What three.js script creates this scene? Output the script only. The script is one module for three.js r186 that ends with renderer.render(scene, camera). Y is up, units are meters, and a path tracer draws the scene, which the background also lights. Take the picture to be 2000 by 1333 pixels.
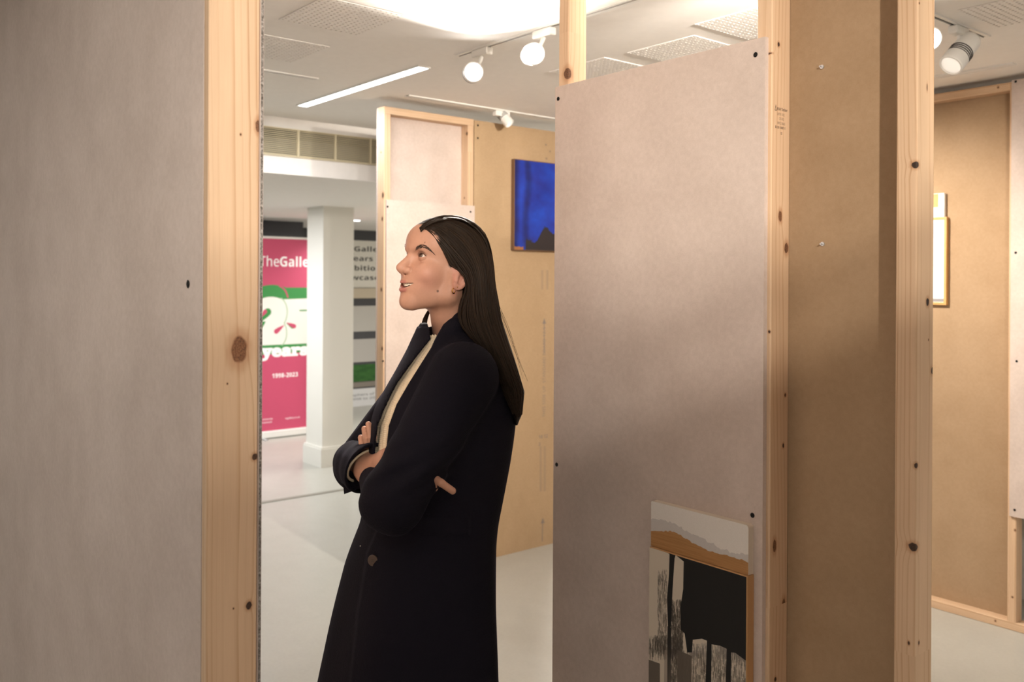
import * as THREE from 'three';
import { mergeGeometries } from 'three/addons/utils/BufferGeometryUtils.js';
import { RoundedBoxGeometry } from 'three/addons/geometries/RoundedBoxGeometry.js';
import { RectAreaLightUniformsLib } from 'three/addons/lights/RectAreaLightUniformsLib.js';
RectAreaLightUniformsLib.init();

// ---------------------------------------------------------------- camera, light, exposure
const W = 2000, H = 1333, FOC = 1760, HORIZON = 548, EYE = 1.55;
const YAW = 39.5 * Math.PI / 180, ROLL = 0.3 * Math.PI / 180;
const scene = new THREE.Scene();
scene.background = new THREE.Color(0, 0, 0);
const camera = new THREE.PerspectiveCamera(2 * Math.atan(H / 2 / FOC) * 180 / Math.PI, W / H, 0.05, 60);
camera.position.set(0, EYE, 0);
camera.rotation.set(0, -YAW, ROLL, 'YXZ');
camera.setViewOffset(W, H, 0, H / 2 - HORIZON, W, H);
camera.focus = 2.02; camera.userData.fStop = 4.8;
const renderer = new THREE.WebGLRenderer();
renderer.toneMapping = THREE.LinearToneMapping;
renderer.toneMappingExposure = 1.15;
renderer.shadowMap.enabled = true;
const WARM = new THREE.Color(1.0, 0.91, 0.80), NEUTRAL = new THREE.Color(1.0, 0.95, 0.90), COOL = new THREE.Color(0.97, 0.98, 1.0);
const SPOT_FRONT = 12, SPOT_TRACK = 8, STRIP = 46, STRIP_FAR = 84;

// ---------------------------------------------------------------- helpers
const CY = Math.cos(YAW), SY = Math.sin(YAW);
function ray(px, py) {            // direction of a photo pixel, scaled to unit depth
  const dx = px - 1000, dy = py - HORIZON, c = Math.cos(ROLL), s = Math.sin(ROLL);
  const u = (dx * c + dy * s) / FOC, v = (-dx * s + dy * c) / FOC;
  return new THREE.Vector3(SY + u * CY, -v, -CY + u * SY);
}
const EYEV = new THREE.Vector3(0, EYE, 0);
const onX = (px, py, x) => { const r = ray(px, py); return r.multiplyScalar(x / r.x).add(EYEV); };
const onZ = (px, py, z) => { const r = ray(px, py); return r.multiplyScalar(z / r.z).add(EYEV); };
const onY = (px, py, y) => { const r = ray(px, py); return r.multiplyScalar((y - EYE) / r.y).add(EYEV); };

let seed = 20231;
const rnd = () => { seed = (seed * 1664525 + 1013904223) >>> 0; return seed / 4294967296; };
const mix = (a, b, t) => a + (b - a) * t;
const clamp = (x, a = 0, b = 1) => Math.min(b, Math.max(a, x));
const sstep = (a, b, x) => { const t = clamp((x - a) / (b - a)); return t * t * (3 - 2 * t); };
function hash(i, j) { let h = (i * 374761393 + j * 668265263) | 0; h = Math.imul(h ^ (h >>> 13), 1274126177); return ((h ^ (h >>> 16)) >>> 0) / 4294967296; }
function vnoise(x, y) {
  const i = Math.floor(x), j = Math.floor(y), a = x - i, b = y - j, u = a * a * (3 - 2 * a), v = b * b * (3 - 2 * b);
  return mix(mix(hash(i, j), hash(i + 1, j), u), mix(hash(i, j + 1), hash(i + 1, j + 1), u), v);
}
const fbm = (x, y) => 0.5 * vnoise(x, y) + 0.3 * vnoise(2.1 * x + 7, 2.1 * y + 3) + 0.2 * vnoise(4.3 * x + 1, 4.3 * y + 9);

const taken = {};
function numbered(name) { const n = taken[name] = (taken[name] ?? -1) + 1; return n ? name + '_' + String(n).padStart(3, '0') : name; }
function mesh(name, geo, mat, parent) {
  const m = new THREE.Mesh(geo, mat); m.name = name; m.castShadow = m.receiveShadow = true; if (parent) parent.add(m); return m;
}
function thing(name, label, category, pos = [0, 0, 0], turn = 0, group) {
  const g = new THREE.Group(); g.name = numbered(name); g.position.set(...pos); g.rotation.y = turn;
  g.userData = { label, category }; if (group) g.userData.group = group; scene.add(g); return g;
}
function struct(name, geo, mat, label) {
  const m = mesh(name, geo, mat, scene); m.userData.kind = 'structure'; if (label) { m.userData.label = label; } return m;
}
function solo(name, geo, mat, label, category, group) {
  const m = mesh(numbered(name), geo, mat, scene); m.userData = { label, category }; if (group) m.userData.group = group; return m;
}
// box from min and max corners, uv in metres
function box(x0, y0, z0, x1, y1, z1) {
  const g = new THREE.BoxGeometry(Math.abs(x1 - x0), Math.abs(y1 - y0), Math.abs(z1 - z0)); g.translate((x0 + x1) / 2, (y0 + y1) / 2, (z0 + z1) / 2);
  metreUV(g); return g;
}
function metreUV(g) {
  const p = g.attributes.position, n = g.attributes.normal, uv = new Float32Array(p.count * 2);
  for (let i = 0; i < p.count; i++) {
    const ax = Math.abs(n.getX(i)), ay = Math.abs(n.getY(i)), az = Math.abs(n.getZ(i));
    const [u, v] = ay > ax && ay > az ? [p.getX(i), p.getZ(i)] : ax > az ? [p.getZ(i), p.getY(i)] : [p.getX(i), p.getY(i)];
    uv[2 * i] = u; uv[2 * i + 1] = v;
  }
  g.setAttribute('uv', new THREE.BufferAttribute(uv, 2)); return g;
}
const scaleUV = (g, k) => { const a = g.attributes.uv.array; for (let i = 0; i < a.length; i++) a[i] *= k; return g; };
function rbox(sx, sy, sz, r, x, y, z) { const g = new RoundedBoxGeometry(sx, sy, sz, 2, r); g.translate(x, y, z); return metreUV(g); }
function cyl(r0, r1, h, seg = 20) { return new THREE.CylinderGeometry(r0, r1, h, seg); }
function dataTex(w, h, fn, srgb = true, rep = true) {   // fn(i, j) -> [r, g, b] 0..255
  const d = new Uint8Array(w * h * 4);
  for (let j = 0; j < h; j++) for (let i = 0; i < w; i++) { const c = fn(i, j), k = 4 * (j * w + i); d[k] = c[0]; d[k + 1] = c[1]; d[k + 2] = c[2]; d[k + 3] = c[3] ?? 255; }
  const t = new THREE.DataTexture(d, w, h); t.magFilter = THREE.LinearFilter; t.minFilter = THREE.LinearFilter;
  if (rep) t.wrapS = t.wrapT = THREE.RepeatWrapping; if (srgb) t.colorSpace = THREE.SRGBColorSpace; t.needsUpdate = true; return t;
}
function canvasTex(w, h, draw) {
  const c = document.createElement('canvas'); c.width = w; c.height = h; draw(c.getContext('2d'), w, h);
  const t = new THREE.CanvasTexture(c); t.colorSpace = THREE.SRGBColorSpace; return t;
}
const std = (o) => new THREE.MeshStandardMaterial(o);
const lin = (r, g, b) => new THREE.Color().setRGB(r, g, b);

// ---------------------------------------------------------------- materials
const tileNoise = (i, j, n, cell, o) => {  // value noise that wraps over n pixels
  const m = n / cell, x = i / cell, y = j / cell, a = Math.floor(x), b = Math.floor(y), u = x - a, v = y - b, k = (p, q) => hash((p % m) + o * 57, (q % m) + o * 131);
  return mix(mix(k(a, b), k(a + 1, b), u), mix(k(a, b + 1), k(a + 1, b + 1), u), v);
};
function paperTex(r, g, b, amp, spots) {
  return dataTex(1024, 1024, (i, j) => {
    const f = (tileNoise(i, j, 1024, 2, 1) - .5) * .5 + (tileNoise(i, j, 1024, 8, 2) - .5) * .6 + (tileNoise(i, j, 1024, 64, 3) - .5) * .8 + (tileNoise(i, j, 1024, 256, 5) - .5) * .8;
    const s = tileNoise(i, j, 1024, 4, 7) > spots ? -7 : 0;
    return [clamp(r + f * amp + s, 0, 255), clamp(g + f * amp * 1.02 + s, 0, 255), clamp(b + f * amp * 1.06 + s, 0, 255)];
  });
}
const greyPaper = paperTex(200, 184, 174, 12, 0.985), brownPaper = paperTex(162, 135, 105, 9, 0.988);
const paperBump = dataTex(512, 512, (i, j) => { const f = 128 + 90 * ((tileNoise(i, j, 512, 2, 4) - .5) + .8 * (tileNoise(i, j, 512, 8, 6) - .5)); return [f, f, f]; }, false);
const M = {};
M.greyBoard = std({ map: greyPaper, bumpMap: paperBump, bumpScale: 0.0002, roughness: 0.92 });
M.brownBoard = std({ map: brownPaper, bumpMap: paperBump, bumpScale: 0.00015, roughness: 0.9 });
M.core = std({ map: dataTex(256, 256, (i, j) => { const f = 132 + 90 * (tileNoise(i, j, 256, 2, 11) - .5) + 40 * (tileNoise(i, j, 256, 4, 12) - .5); return [f, f - 6, f - 12]; }), bumpMap: paperBump, bumpScale: 0.002, roughness: 1 });
const plaster = dataTex(512, 512, (i, j) => { const f = 247 + 6 * (tileNoise(i, j, 512, 128, 1) - .5) + 3 * (tileNoise(i, j, 512, 4, 2) - .5); return [Math.min(255, f), f - 3, f - 7]; });
plaster.repeat.set(0.4, 0.4);
M.ceiling = std({ map: plaster, roughness: 0.95 });
M.wall = std({ color: 0xf1eee8, roughness: 0.9 });
M.column = std({ color: 0xeceae2, roughness: 0.7 });
M.darkWall = std({ color: 0x55565a, roughness: 0.8 });
const vinyl = dataTex(1024, 1024, (i, j) => {
  const f = (tileNoise(i, j, 1024, 4, 1) - .5) * 5 + (tileNoise(i, j, 1024, 32, 2) - .5) * 4 + (tileNoise(i, j, 1024, 256, 3) - .5) * 8, s = tileNoise(i, j, 1024, 4, 9) > .97 ? 7 : 0;
  return [181 + f + s, 180 + f + s, 172 + f + s];
});
vinyl.repeat.set(0.5, 0.5);
M.floor = std({ map: vinyl, roughness: 0.33 });
M.black = std({ color: 0x0c0c0d, roughness: 0.45, metalness: 0.3 });
M.steel = std({ color: 0xc9cdd2, roughness: 0.3, metalness: 0.9 });
M.slot = std({ color: 0x4a4644, roughness: 0.6 });
M.fixture = std({ color: 0xefeeea, roughness: 0.45 });
M.grille = std({ color: 0xd6cbab, roughness: 0.5 });
M.grilleBack = std({ color: 0xa9a69e, roughness: 0.6 });
M.strip = std({ color: 0xffffff, emissive: lin(0.95, 0.99, 1.0), emissiveIntensity: 6, roughness: 0.5 });
M.stripOff = std({ color: 0xf2f0ee, roughness: 0.4 });
M.lens = std({ color: 0xffffff, emissive: lin(1, 0.96, 0.92), emissiveIntensity: 40, roughness: 0.4 });
M.felt = std({ color: 0x9c8e80, roughness: 1 });
M.lensDim = std({ color: 0xffffff, emissive: lin(1, 0.92, 0.8), emissiveIntensity: .35, roughness: 0.4 });

// pine: grain bent round knots; knots = [u, y, ru, ry, dark] in metres on the unrolled stud
const TW = 0.26, TH = 1.35;
function pineTex(knots, sd, y0, w = 384, h = 2048, stamp) {
  return canvasTex(w, h, (c) => {
    const im = c.createImageData(w, h), d = im.data;
    for (let j = 0; j < h; j++) for (let i = 0; i < w; i++) {
      const u = i / w * TW, y = y0 + (1 - j / h) * TH;
      let g = u + 0.034 * (vnoise(y * 1.1 + sd, sd) - .5) + 0.004 * (vnoise(y * 6 + sd, u * 30 + sd) - .5), kn = 0, halo = 0, dark = 0, swirl = 0;
      for (const [ku, ky, ru, ry, kd] of knots) {
        const a = (u - ku) / ru, b = (y - ky) / ry, r = Math.sqrt(a * a + b * b), rr = r + 0.22 * (vnoise(a * 2 + ku * 99, b * 2 + ky * 99) - .5);
        if (rr < 4.5) {
          g += (a > 0 ? 1 : -1) * ru * 0.75 * Math.exp(-Math.pow(b / 2.4, 2)) * Math.exp(-Math.pow(a / 3, 2)) * (1 - Math.exp(-a * a * 4));
          const q = 1 - sstep(0.82, 1.08, rr); if (q > kn) { kn = q; dark = kd; swirl = rr; }
          halo = Math.max(halo, (1 - sstep(0.9, 2.2, rr)) * 0.7);
        }
      }
      const ring = g * 74 + 2.4 * vnoise(g * 33 + sd, 3) + sd, fr = ring - Math.floor(ring);
      const late = Math.pow(sstep(0.4, 0.94, fr), 2.5) * (1 - sstep(0.94, 1.0, fr)) * (.25 + 1.1 * hash(Math.floor(ring), Math.round(sd * 10))) * (.6 + .8 * vnoise(y * 5 + sd, g * 60));
      const fib = vnoise(u * 2600 + sd, y * 30) - .5, patch = fbm(u * 22 + sd, y * 3) - .5;
      let R = 211 - 15 * late + 7 * fib + 14 * patch, G = 180 - 20 * late + 7 * fib + 15 * patch, B = 148 - 22 * late + 6 * fib + 15 * patch;
      R -= 30 * halo; G -= 42 * halo; B -= 44 * halo;
      if (kn > 0) {
        const rg = 0.5 + 0.5 * Math.sin(swirl * 22 + 4 * vnoise(u * 300, y * 300)), cr = vnoise(u * 900, y * 700) > .72 ? 0.7 : 1;
        const kR = mix(150 - 22 * rg, 44, dark) * cr, kG = mix(104 - 22 * rg, 30, dark) * cr, kB = mix(70 - 18 * rg, 23, dark) * cr;
        R = mix(R, kR, kn); G = mix(G, kG, kn); B = mix(B, kB, kn);
      }
      const k = 4 * (j * w + i); d[k] = clamp(R, 0, 255); d[k + 1] = clamp(G, 0, 255); d[k + 2] = clamp(B, 0, 255); d[k + 3] = 255;
    }
    c.putImageData(im, 0, 0);
    if (stamp) stamp(c, (u) => u / TW * w, (y) => (1 - (y - y0) / TH) * h);
  });
}
function pineMat(knots, sd, y0, w, h, stamp) {
  const t = pineTex(knots, sd, y0, w, h, stamp); t.wrapS = t.wrapT = THREE.RepeatWrapping;
  return std({ map: t, roughness: 0.72 });
}
// a planed stud with eased edges: w along x, d along z, standing from y0 to y1; u runs round it from the (-x,-z) edge over the -x face, then the +z face
function studGeo(x0, x1, z0, z1, yLow, yHigh, texY, r = 0.0035) {
  const prof = [], seg = 3, arc = (cx, cz, a0) => { for (let k = 0; k <= seg; k++) { const a = a0 + Math.PI / 2 * k / seg; prof.push([cx + r * Math.cos(a), cz + r * Math.sin(a), Math.cos(a), Math.sin(a)]); } };
  const back = (cx, cz, a0) => { for (let k = 0; k <= seg; k++) { const a = a0 - Math.PI / 2 * k / seg; prof.push([cx + r * Math.cos(a), cz + r * Math.sin(a), Math.cos(a), Math.sin(a)]); } };
  back(x0 + r, z0 + r, -Math.PI / 2); back(x0 + r, z1 - r, Math.PI); back(x1 - r, z1 - r, Math.PI / 2); back(x1 - r, z0 + r, 0);
  const pos = [], nor = [], uv = [], idx = []; let u = -r;
  const n = prof.length;
  for (let k = 0; k <= n; k++) {
    const p = prof[k % n], q = prof[(k + n - 1) % n]; if (k) u += Math.hypot(p[0] - q[0], p[1] - q[1]);
    for (const y of [yLow, yHigh]) { pos.push(p[0], y, p[1]); nor.push(p[2], 0, p[3]); uv.push(u / TW, (y - texY) / TH); }
    if (k) { const b = 2 * k; idx.push(b - 2, b, b + 1, b - 2, b + 1, b - 1); }
  }
  for (const [y, s] of [[yLow, -1], [yHigh, 1]]) {
    const c0 = pos.length / 3; pos.push((x0 + x1) / 2, y, (z0 + z1) / 2); nor.push(0, s, 0); uv.push(.1, .1);
    for (let k = 0; k < n; k++) { pos.push(prof[k][0], y, prof[k][1]); nor.push(0, s, 0); uv.push(.1 + prof[k][0] - x0, .1 + prof[k][1] - z0); }
    for (let k = 0; k < n; k++) { const a = c0 + 1 + k, b = c0 + 1 + (k + 1) % n; s > 0 ? idx.push(c0, a, b) : idx.push(c0, b, a); }
  }
  const g = new THREE.BufferGeometry(); g.setAttribute('position', new THREE.Float32BufferAttribute(pos, 3)); g.setAttribute('normal', new THREE.Float32BufferAttribute(nor, 3));
  g.setAttribute('uv', new THREE.Float32BufferAttribute(uv, 2)); g.setIndex(idx); return g;
}
// a horizontal plate: the same section, laid along x or z
function plateGeo(axis, a0, a1, b0, b1, y0, y1) {
  const g = studGeo(b0, b1, y0, y1, a0, a1, a0);   // stands along y; section x=b, z=y
  const m = new THREE.Matrix4();
  // (x, y, z) -> axis z: (x, z, -y) keeps handedness ; axis x: (y, z, x)
  if (axis === 'z') m.set(1, 0, 0, 0, 0, 0, 1, 0, 0, -1, 0, 0, 0, 0, 0, 1), g.applyMatrix4(m), g.applyMatrix4(new THREE.Matrix4().makeTranslation(0, 0, a0 + a1));
  else m.set(0, 1, 0, 0, 0, 0, 1, 0, 1, 0, 0, 0, 0, 0, 0, 1), g.applyMatrix4(m);
  return g;
}
// plasterboard standing on edge with its long sides tapered: runs along z (front faces -x) or along x (front faces +z)
function boardGeo(axis, front, thick, a0, a1, y0, y1, taper0 = true, taper1 = true) {
  const s = new THREE.Shape(), tp = 0.0016, tw = 0.045, sg = axis === 'z' ? 1 : -1, back = front + sg * thick;
  const pts = [[a0, back], [a1, back], [a1, front + (taper1 ? sg * tp : 0)]]; if (taper1) pts.push([a1 - tw, front]); if (taper0) pts.push([a0 + tw, front]); pts.push([a0, front + (taper0 ? sg * tp : 0)]);
  pts.forEach(([a, b], i) => { const x = axis === 'z' ? b : a, y = axis === 'z' ? a : b; i ? s.lineTo(x, -y) : s.moveTo(x, -y); });
  const g = new THREE.ExtrudeGeometry(s, { depth: y1 - y0, bevelEnabled: false }); g.rotateX(-Math.PI / 2); g.translate(0, y0, 0); g.computeVertexNormals(); return metreUV(g);
}
function screwGeo(axis) { const g = mergeGeometries([new THREE.CylinderGeometry(0.0042, 0.0030, 0.0016, 16).toNonIndexed(), new THREE.TorusGeometry(0.0026, 0.0006, 6, 16).rotateX(Math.PI / 2).translate(0, .0008, 0).toNonIndexed()]); axis === 'z' ? g.rotateZ(Math.PI / 2) : g.rotateX(Math.PI / 2); return g; }
const screwZ = screwGeo('z'), screwX = screwGeo('x');
function addScrew(parent, p, axis, mat = M.black, k = 1.3) { const m = mesh('screw', axis === 'z' ? screwZ : screwX, mat, parent); m.position.copy(p); m.scale.setScalar(k); return m; }

// ---------------------------------------------------------------- room shell
const CEIL = 2.48, SOFFIT = 2.155, BZ = -4.84;      // main ceiling, lower soffit beyond the bulkhead
const X0 = -2.6, X1 = 7.2, Z0 = -9.7, Z1 = 3.4;
struct('floor', box(X0 - .1, -.1, Z0 - .1, X1 + .1, 0, Z1 + .1), M.floor, 'pale grey glossy vinyl gallery floor');
struct('ceiling', box(X0 - .1, CEIL, BZ - .02, X1 + .1, CEIL + .15, Z1 + .1), M.ceiling, 'smooth white plaster ceiling over the gallery');
struct('ceiling_001', box(X0 - .1, SOFFIT, Z0 - .1, X1 + .1, SOFFIT + .12, BZ - .02), M.ceiling, 'lower white soffit over the entrance area');
const GY1 = onZ(513, 247, BZ).y, GY0 = onZ(513, 300.5, BZ).y, GX0 = 1.9, GX1 = 3.6;   // opening for the ventilation grille
struct('trim_1', mergeGeometries([box(X0 - .1, SOFFIT, BZ - .02, X1 + .1, GY0, BZ), box(X0 - .1, GY1, BZ - .02, X1 + .1, CEIL + .15, BZ), box(X0 - .1, GY0, BZ - .02, GX0, GY1, BZ), box(GX1, GY0, BZ - .02, X1 + .1, GY1, BZ)]), M.ceiling, 'white bulkhead face between the two ceiling levels');
struct('wall_left', box(X0 - .1, 0, Z0, X0, CEIL, Z1), M.wall, 'white painted gallery wall');
struct('wall_right', box(X1, 0, Z0, X1 + .1, CEIL, Z1), M.wall, 'white painted gallery wall at the far end of the entrance area');
struct('wall_right_001', box(4.75, 0, BZ + .3, 4.85, CEIL, Z1), M.wall, 'white painted wall close behind the framed beige panel');
struct('wall_front', box(X0, 0, Z1, X1, CEIL, Z1 + .1), M.wall, 'white painted gallery wall');
struct('wall_back', box(X0, 0, Z0 - .1, X1, SOFFIT, Z0), M.darkWall, 'dark grey wall behind the exhibition panels');
struct('wall_back_001', box(X0, 0, Z0, 4.35, SOFFIT, -8.75), M.darkWall, 'dark grey wall behind the pink banner');
struct('trim_2', box(X0, 0, -5.93, X1, 0.004, -5.885), std({ color: 0x8d8a80, roughness: 0.5 }), 'thin threshold strip across the floor');

// column with plinth
{
  const c = onY(627, 915, 0), s = 0.02, w = 0.285;
  const g = thing('column', 'white square column with a skirting plinth beside the pink banner', 'column', [c.x, 0, c.z]); g.userData.kind = 'structure';
  mesh('shaft', box(s, 0, -s - w, s + w, SOFFIT, -s), M.column, g);
  mesh('plinth', mergeGeometries([box(0, 0, -w - 2 * s, w + 2 * s, .15, 0), box(.006, .15, -w - 2 * s + .006, w + 2 * s - .006, .165, -.006)]), M.column, g);
}

// ventilation grille on the bulkhead
{
  const yT = GY1, yB = GY0, L = GX0, R = GX1;
  const g = thing('ventilation_grille', 'long cream linear grille with fine slats across the bulkhead', 'grille', [0, 0, BZ]);
  mesh('duct', mergeGeometries([box(L, yB, -.34, R, yT, -.33), box(L, yT, -.33, R, yT + .01, -.021), box(L, yB - .01, -.33, R, yB, -.021), box(L - .01, yB - .01, -.34, L, yT + .01, -.021), box(R, yB - .01, -.34, R + .01, yT + .01, -.021)]), M.grilleBack, g);
  mesh('frame', mergeGeometries([box(L, yT - .003, 0, R, yT + .003, .014), box(L, yB - .003, 0, R, yB + .003, .014)]), M.grille, g);
  const div = [581, 653.5, 722].map((p) => onZ(p, 280, BZ).x); const step = (div[2] - div[0]) / 2;
  const xs = [div[0] - 2 * step, div[0] - step, ...div, div[2] + step, div[2] + 2 * step, div[2] + 3 * step];
  for (const x of xs) if (x > L && x < R) mesh('divider', box(x - .006, yB + .003, .002, x + .006, yT - .003, .0145), M.grille, g);
  const n = 14, edges = [L, ...xs.filter((x) => x > L && x < R), R];
  for (let e = 0; e + 1 < edges.length; e++) {
    const a = edges[e] + .006, b = edges[e + 1] - .006, sg = new THREE.BoxGeometry(b - a, .0045, .009); sg.rotateX(0.25);
    for (let k = 0; k < n; k++) { const m = mesh('slat', sg, M.grille, g); m.position.set((a + b) / 2, yB + .003 + (k + .5) * (yT - yB - .006) / n, .0085); }
  }
}

// perforated ceiling panels
function perforated(cx, cz, sx, sz, n, m, label) {
  const s = new THREE.Shape([new THREE.Vector2(0, 0), new THREE.Vector2(sx, 0), new THREE.Vector2(sx, sz), new THREE.Vector2(0, sz)]);
  const r = sx / n * 0.25;
  for (let i = 0; i < n; i++) for (let j = 0; j < m; j++) {
    const h = new THREE.Path(); h.absellipse((i + .5) * sx / n, (j + .5) * sz / m, r, r, 0, 2 * Math.PI, true); s.holes.push(h);
  }
  const g = new THREE.ExtrudeGeometry(s, { depth: 0.002, bevelEnabled: false, curveSegments: 4 }); g.translate(-sx / 2, -sz / 2, 0); g.rotateX(Math.PI / 2); g.translate(0, -.0012, 0); metreUV(g);
  const t = thing('perforated_ceiling_panel', label, 'ceiling panel', [cx, CEIL, cz], 0, 'perforated ceiling panels');
  mesh('tile', g, M.ceiling, t); mesh('felt_backing', box(-sx / 2 + .002, -.0011, -sz / 2 + .002, sx / 2 - .002, -.0002, sz / 2 - .002), M.felt, t);
  return t;
}
{
  const b = onY(697, 68, CEIL), r = onY(790, 28, CEIL), l = onY(543, 38, CEIL), sz = r.z - b.z, sx = b.x - l.x;
  perforated(b.x - sx / 2, b.z + sz / 2, sx, sz, 15, 15, 'white perforated ceiling square beside the long light strip');
  const b2 = onY(575, 119, CEIL), r2 = onY(647, 89, CEIL);
  perforated(b2.x - sx / 2, (b2.z + r2.z) / 2 - .02, sx, sz, 15, 15, 'white perforated ceiling square near the grilled bulkhead');
  const a = onY(1220, 100, CEIL), a2 = onY(1345, 66, CEIL), a3 = onY(1285, 114, CEIL);
  const px = (a.x + sx / 2), pz = (a.z + a2.z) / 2;
  perforated(px + .02, pz, sx, sz, 15, 15, 'white perforated ceiling square above the tall grey plasterboard panel');
  const q = onY(1150, 128, CEIL); perforated(q.x + .1, q.z - .02, sx, sz, 15, 15, 'white perforated ceiling square behind the knotted stud top');
  const q3 = onY(1462, 45, CEIL); perforated(q3.x + .02, q3.z + .04, sx, sz, 15, 15, 'white perforated ceiling square behind the upper bare stud');
  const q2 = onY(1997, 8, CEIL); perforated(q2.x + .06, q2.z, sx, sz, 15, 15, 'white perforated ceiling square past the angled white spotlight');
}

const FZ = -3.94;
// ---------------------------------------------------------------- ceiling tracks, strip lights, spotlights
function strip(axis, c, a0, a1, w, label, power, color, lit = true, y = CEIL) {
  const g = thing('ceiling_strip_light', label, 'strip light', axis === 'z' ? [c, y, (a0 + a1) / 2] : [(a0 + a1) / 2, y, c], axis === 'z' ? 0 : Math.PI / 2);
  const L = Math.abs(a1 - a0);
  mesh('housing', mergeGeometries([box(-w / 2 - .006, -.007, -L / 2 - .006, -w / 2, 0, L / 2 + .006), box(w / 2, -.007, -L / 2 - .006, w / 2 + .006, 0, L / 2 + .006), box(-w / 2, -.007, -L / 2 - .006, w / 2, 0, -L / 2), box(-w / 2, -.007, L / 2, w / 2, 0, L / 2 + .006)]), M.fixture, g);
  mesh('diffuser', box(-w / 2, -.005, -L / 2, w / 2, -.0005, L / 2), lit ? M.strip : M.stripOff, g);
  if (lit) { const l = new THREE.RectAreaLight(color, power, w, L); l.rotation.x = -Math.PI / 2; l.position.y = -.009; g.add(l); }
  return g;
}
const s0 = onY(826, 129, CEIL), s1 = onY(592, 206, CEIL), TX = (s0.x + s1.x) / 2;
strip('z', TX, s0.z, s1.z, 0.055, 'glowing linear light strip ahead of the grilled bulkhead', STRIP * 1.15, COOL);
strip('z', 2.9, 0.4, 1.7, 0.055, 'glowing linear light strip behind the photographer', STRIP * 1.6, NEUTRAL);
strip('z', -0.9, -3.4, -1.5, 0.055, 'glowing linear light strip on the far side of the plasterboard wall', STRIP * .72, NEUTRAL);
strip('z', -.55, -.9, .2, 0.055, 'glowing linear light strip over the photographer', STRIP * .85, NEUTRAL);
// entrance area lights
strip('z', 2.3, -7.6, -6.1, 0.12, 'glowing light strip in the low entrance soffit', STRIP_FAR, COOL, true, SOFFIT);
strip('z', 5.5, -7.2, -5.7, 0.12, 'glowing light strip in the low soffit past the white column', STRIP_FAR, WARM, true, SOFFIT);
{
  const p = onY(694, 430, SOFFIT), g = thing('ceiling_downlight', 'small round glowing downlight above the exhibition panels', 'downlight', [p.x, SOFFIT, p.z]);
  mesh('bezel', new THREE.TorusGeometry(0.052, 0.006, 8, 28).rotateX(Math.PI / 2), M.fixture, g);
  mesh('diffuser', cyl(.05, .05, .006, 28).translate(0, -.004, 0), M.strip, g);
  const l = new THREE.SpotLight(NEUTRAL, 6, 0, 1.2, .5, 2); l.position.y = -.012; l.target.position.y = -1; l.castShadow = true; g.add(l, l.target);
}
function track(axis, c, a0, a1, label) {
  const g = thing('ceiling_track', label, 'light track', axis === 'z' ? [c, CEIL, (a0 + a1) / 2] : [(a0 + a1) / 2, CEIL, c], axis === 'z' ? 0 : Math.PI / 2);
  const L = Math.abs(a1 - a0);
  mesh('rail', mergeGeometries([box(-.02, -.006, -L / 2, -.006, 0, L / 2), box(.006, -.006, -L / 2, .02, 0, L / 2)]), M.fixture, g);
  mesh('slot', box(-.006, -.002, -L / 2, .006, -.0004, L / 2), M.slot, g);
  return g;
}
const tA = onY(890, 107, CEIL), tB = onY(1212, 3, CEIL);
track('z', TX, tA.z, tB.z + .1, 'recessed white light track in line with the glowing strip');
const tC = onY(795, 186, CEIL);
track('x', tC.z, tC.x, 4.0, 'recessed white light track above the blue painting');
const tD = onY(1870, 49, CEIL), tE = onY(1920, 72, CEIL);
track('x', tD.z, tD.x - 1.1, tE.x, 'recessed white light track above the right hand partition spotlight');
{ const p = onX(1900, 137, 4.05); strip('z', onY(1900, 137, CEIL).x, onY(1823, 150, CEIL).z - .5, onY(1985, 126, CEIL).z, 0.03, 'unlit slim white ceiling strip above the framed beige panel', 0, COOL, false); }
{ const a = onY(513, 136, CEIL), b = onY(618, 154, CEIL); track('x', (a.z + b.z) / 2, a.x - .3, b.x, 'recessed pale slot in the ceiling near the bulkhead'); }

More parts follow.
